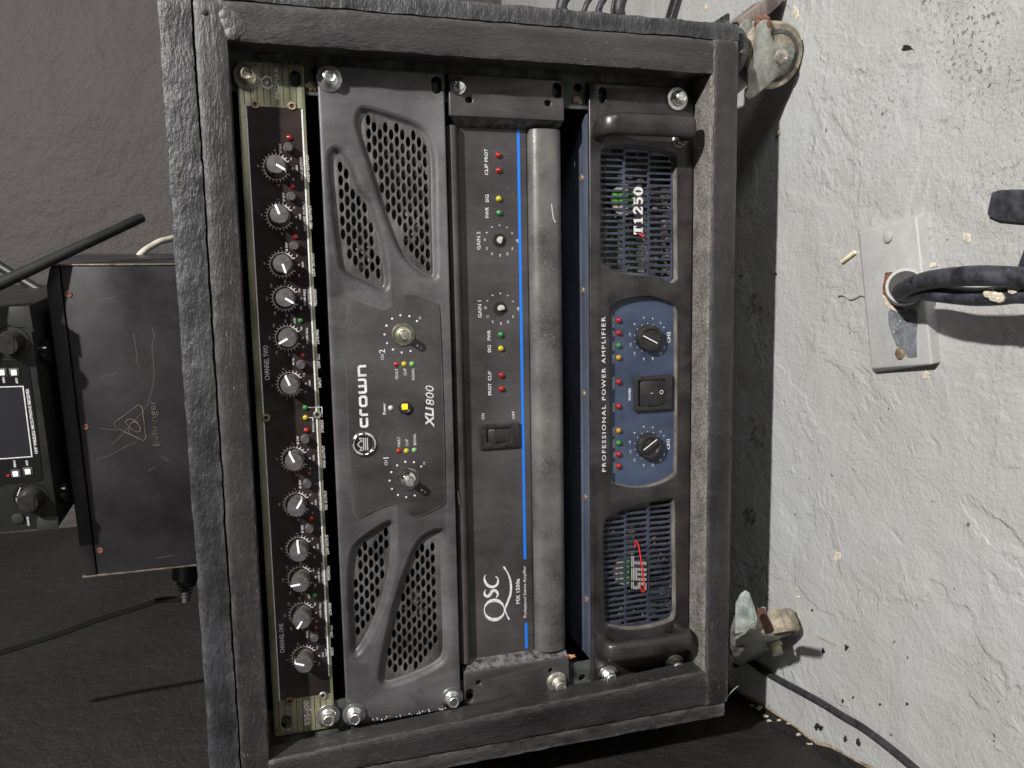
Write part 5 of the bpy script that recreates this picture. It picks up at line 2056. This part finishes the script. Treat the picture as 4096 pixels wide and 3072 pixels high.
for i, (a, b, r, lab) in enumerate((((2258, 60), (2300, -70), 5.6, 'thick dark cable behind the right side of the cabinet, farthest from the caster'),
                                    ((2345, 70), (2400, -60), 2.6, 'thin dark cable behind the cabinet, second from the top of the cabinet'),
                                    ((2400, 70), (2455, -60), 3.2, 'grey cable behind the cabinet, third from the top of the cabinet'),
                                    ((2456, 70), (2488, -70), 2.0, 'thinnest cable behind the cabinet, running against the thick dark one'),
                                    ((2482, 70), (2512, -70), 5.6, 'thick dark cable behind the cabinet, nearest the right caster'))):
    p0, p1 = P(a[0], a[1], -150), P(b[0], b[1], -150)
    d = p1 - p0
    mb = MB()
    q = p1 + d * .8
    mb.tube(smoothc([(p0.x - 40, FY + 6, p0.z - 60), (p0.x - 20, (p0.y + FY) / 2 - 10, p0.z - 30), p0, p1, q, (q.x + 60, q.y - 90, q.z + 10), (q.x + 120, FY + 6, q.z + 30), (q.x + 320, FY + 6, q.z + 40)], 5, False), r, 12)
    tag(mb.build('cable', 'cable_black' if i != 2 else 'cable_dusty', None, smooth=True), lab, 'cable', 'cables behind the cabinet')

# plank end leaning behind the right caster
pk = MB()
w0 = [P(*q, -12) for q in z2([(180, 360), (300, 290), (690, 0), (760, -60), (1010, -60), (975, 0), (880, 110), (740, 235), (560, 290), (330, 400), (280, 420)], 2900, 0, 4.148)]
pk.extr(w0, Vector((6, -5, -34)))
tag(pk.build('plank', 'wood_worn', None, bevel=.8), 'weathered wooden board end sticking out behind the right caster', 'board')

# conduit cover plate on the floor
cp = thing('conduit_box', 'grey painted metal conduit box on the floor with cables coming out', 'electrical box', (75, FY, 115))
TH = 8.0
top = [PY(u, v, FY + TH) for u, v in z2([(157, 425), (580, 300), (605, 560), (640, 900), (700, 1385), (480, 1440), (255, 1425), (200, 900)], 3350, 700, 1.843)]
cen = sum(top, Vector()) / len(top)
T4 = [PY(u, v, FY + TH) for u, v in z2([(157, 425), (578, 305), (695, 1400), (250, 1430)], 3350, 700, 1.843)]
B4 = [PY(u, v, FY) for u, v in z2([(150, 400), (650, 262), (765, 1385), (262, 1458)], 3350, 700, 1.843)]
mb = MB()
mb.add(T4 + [Vector((p.x, FY, p.z)) for p in B4], [(0, 1, 2, 3), (0, 4, 5, 1), (1, 5, 6, 2), (2, 6, 7, 3), (3, 7, 4, 0)])
mb.build('cover', 'plate_paint', cp, bevel=1.6, seg=3)


def ontop(a, b, h=TH):
    return PY(3350 + a / 1.843, 700 + b / 1.843, FY + h)


def polytop(pts, h0, h1, name, mt, par):
    q = [ontop(a, b, h0) for a, b in pts]
    n = len(q)
    mb = MB()
    mb.add([(p.x, FY + h1, p.z) for p in q] + [(p.x, FY + h0, p.z) for p in q], [tuple(range(n))] + [(i, (i + 1) % n, n + (i + 1) % n, n + i) for i in range(n)])
    return mb.build(name, mt, par)


polytop([(375, 1010), (400, 985), (440, 1010), (500, 1000), (540, 985), (590, 1010), (590, 1080), (580, 1200), (585, 1340), (540, 1350), (500, 1335), (470, 1280), (435, 1260), (400, 1170), (378, 1100)], TH + .25, TH + .4, 'bare_patch', 'plate_bare', cp)
polytop([(355, 720), (400, 715), (440, 740), (420, 800), (430, 900), (470, 970), (490, 995), (430, 1005), (370, 960), (338, 900), (335, 830)], TH + .5, TH + .8, 'rust_ring', 'rust', cp)
polytop([(330, 880), (350, 950), (385, 985), (440, 1010), (480, 1000), (440, 990), (390, 955), (350, 890)], TH + .85, TH + 1.0, 'plaster_ring', 'plaster', cp)
for a, b, mt in ((378, 457, 'plate_paint'), (468, 1315, 'screw_brass')):
    q = ontop(a, b)
    mb = MB()
    mb.lathe((q.x, FY + TH, q.z), [(4.0, 0), (3.8, 1.6), (2.6, 2.3), (.3, 2.3)], 18, (0, 1, 0))
    mb.build('screw', mt, cp, smooth=True)
q = ontop(475, 850)
mb = MB()
pa = Vector((q.x, FY + TH - 2, q.z))
tp = PP(3350 + 500 / 1.843, 700 + 820 / 1.843, pa + Vector((0, 22, 0)), (0, 1, 0))
mb.tube([pa, pa + (tp - pa) * .5, tp], 11.5, 24)
mb.build('pipe_stub', 'plate_paint', cp, smooth=True)
mb = MB()
mb.lathe(tp, [(9.8, .1), (9.8, .3)], 24, (tp - pa))
mb.build('pipe_mouth', 'print_black', cp)
# two fat black cables bending out of the pipe towards the viewer
zc_ = tp
def fat(pts, r, lab, mt='cable_dusty'):
    mb = MB()
    mb.tube(smoothc([zc_ - Vector((0, 10, 0))] + pts, 5, False), r, 14)
    return tag(mb.build('cable', mt, None, smooth=True), lab, 'cable', 'fat cables from the floor conduit')


def at_h(a, b, h):
    return PY(3350 + a / 1.843, 700 + b / 1.843, FY + h)


fat([at_h(468, 870, 30), at_h(540, 815, 40), at_h(680, 775, 46), at_h(850, 752, 50), at_h(1050, 742, 50), at_h(1240, 750, 48), at_h(1400, 762, 46), at_h(1700, 790, 42)], 5.6, 'upper fat black cable arching out of the floor conduit')
fat([at_h(500, 880, 26), at_h(600, 862, 35), at_h(760, 876, 40), at_h(880, 888, 40), at_h(1020, 898, 40), at_h(1180, 892, 40), at_h(1330, 876, 40), at_h(1500, 886, 40), at_h(1700, 896, 40)], 5.2, 'lower fat black cable from the floor conduit, splashed with pale paint')
fat([at_h(520, 890, 22), at_h(700, 880, 24), at_h(950, 905, 26), at_h(1150, 905, 26), at_h(1350, 885, 26), at_h(1700, 900, 24)], 3.6, 'thin black cable under the two fat ones from the floor conduit')
mb = MB()
for a, b in ((1160, 885), (1120, 860), (1330, 800), (1300, 830), (1200, 895)):
    p = at_h(a, b + 10, 45)
    mb.lathe(p, [(3, 0), (2.7, 1.2), (1, 1.8)], 8, (0, 1, .2))
o = mb.build('paint_splash', 'plaster', cp)
# black strap pieces at the right edge of the view
mb = MB()
q = [PY(u, v, FY + 4) for u, v in z2([(1130, 125), (1180, 110), (1300, 105), (1500, 110), (1700, 120), (1700, 380), (1500, 372), (1370, 352), (1180, 335), (1095, 300), (1105, 240)], 3350, 700, 1.843)]
mb.extr(q, Vector((0, -3.4, 0)))
tag(mb.build('black_strap', 'cable_dusty', None, bevel=1.5), 'blunt end of a flat black strap lying on the grey floor', 'strap')
mb = MB()
q = [PY(u, v, FY + 3) for u, v in z2([(1400, 470), (1365, 560), (1335, 640), (1310, 722), (1420, 735), (1600, 740), (1600, 470)], 3350, 700, 1.843)]
mb.extr(q, Vector((0, -2.4, 0)))
tag(mb.build('black_mat', 'cable_dusty', None, bevel=1.0), 'corner of a flat black mat on the floor beside the fat cables', 'mat')

# straw, twig and hair-like bits
for (pts, r, mt, nm, lab) in (([(33, 640), (80, 605), (128, 568)], 1.5, 'straw', 'straw_bit', 'short pale straw piece on the floor by the conduit box'),
                              ([(0, 890), (40, 885), (90, 915), (130, 905), (170, 885), (195, 895)], .5, 'hair', 'twig', 'thin dry twig curled against the edge of the conduit box')):
    mb = MB()
    q = [ontop(a, b, 1.6) for a, b in pts]
    mb.tube(smoothc(q, 4, False), r, 8)
    tag(mb.build(nm, mt, None, smooth=True), lab, 'debris')
mb = MB()
mb.tube(smoothc([PY(3340 + a, 2560 + b, FY + 1.2) for a, b in ((-90, -40), (-70, -15), (-35, 0), (0, 18))], 4, False), .7, 6)
tag(mb.build('twig', 'hair', None, smooth=True), 'thin pale splinter on the open floor right of the left caster', 'debris')
mb = MB()
hp = [P(2700 + a / 2.766, 2400 + b / 2.766, 24) for a, b in ((550, 1110), (590, 1060), (640, 1000), (700, 950))]
mb.tube(smoothc(hp, 4, False), .35, 5)
mb.build('loose_thread', 'hair', cab, smooth=True)
q = PY(3117, 532, FY)
mb = MB()
mb.lathe((q.x, FY, q.z), [(2.5, 0), (2.4, 1.4), (1.4, 2.2), (.2, 2.3)], 10, (0, 1, 0))
tag(mb.build('pebble', 'dirt', None, smooth=True), 'tiny brown crumb at the shadow edge below the right caster', 'debris')

# fluff under the cabinet
mb = MB()
for k in range(60):
    u, v = random.choice(((3020, 1200), (3000, 2060), (3010, 2090), (3030, 1740), (3025, 2300), (3035, 1240)))
    q = PY(u + random.gauss(0, 14), v + random.gauss(0, 30), FY + 1)
    e = q + Vector((random.uniform(-6, 6), random.uniform(0, 4), random.uniform(-6, 6)))
    mb.tube([q, (q + e) / 2 + Vector((random.uniform(-2, 2), 1, 0)), e], .35, 4)
o = mb.build('lint', 'dust_fluff', None)
o['kind'] = 'stuff'
tag(o, 'wisps of lint and cobweb on the shaded floor under the cabinet', 'lint')
print('objects', len(S.objects), 'tris', sum(len(o.data.polygons) for o in S.objects if o.type == 'MESH'))
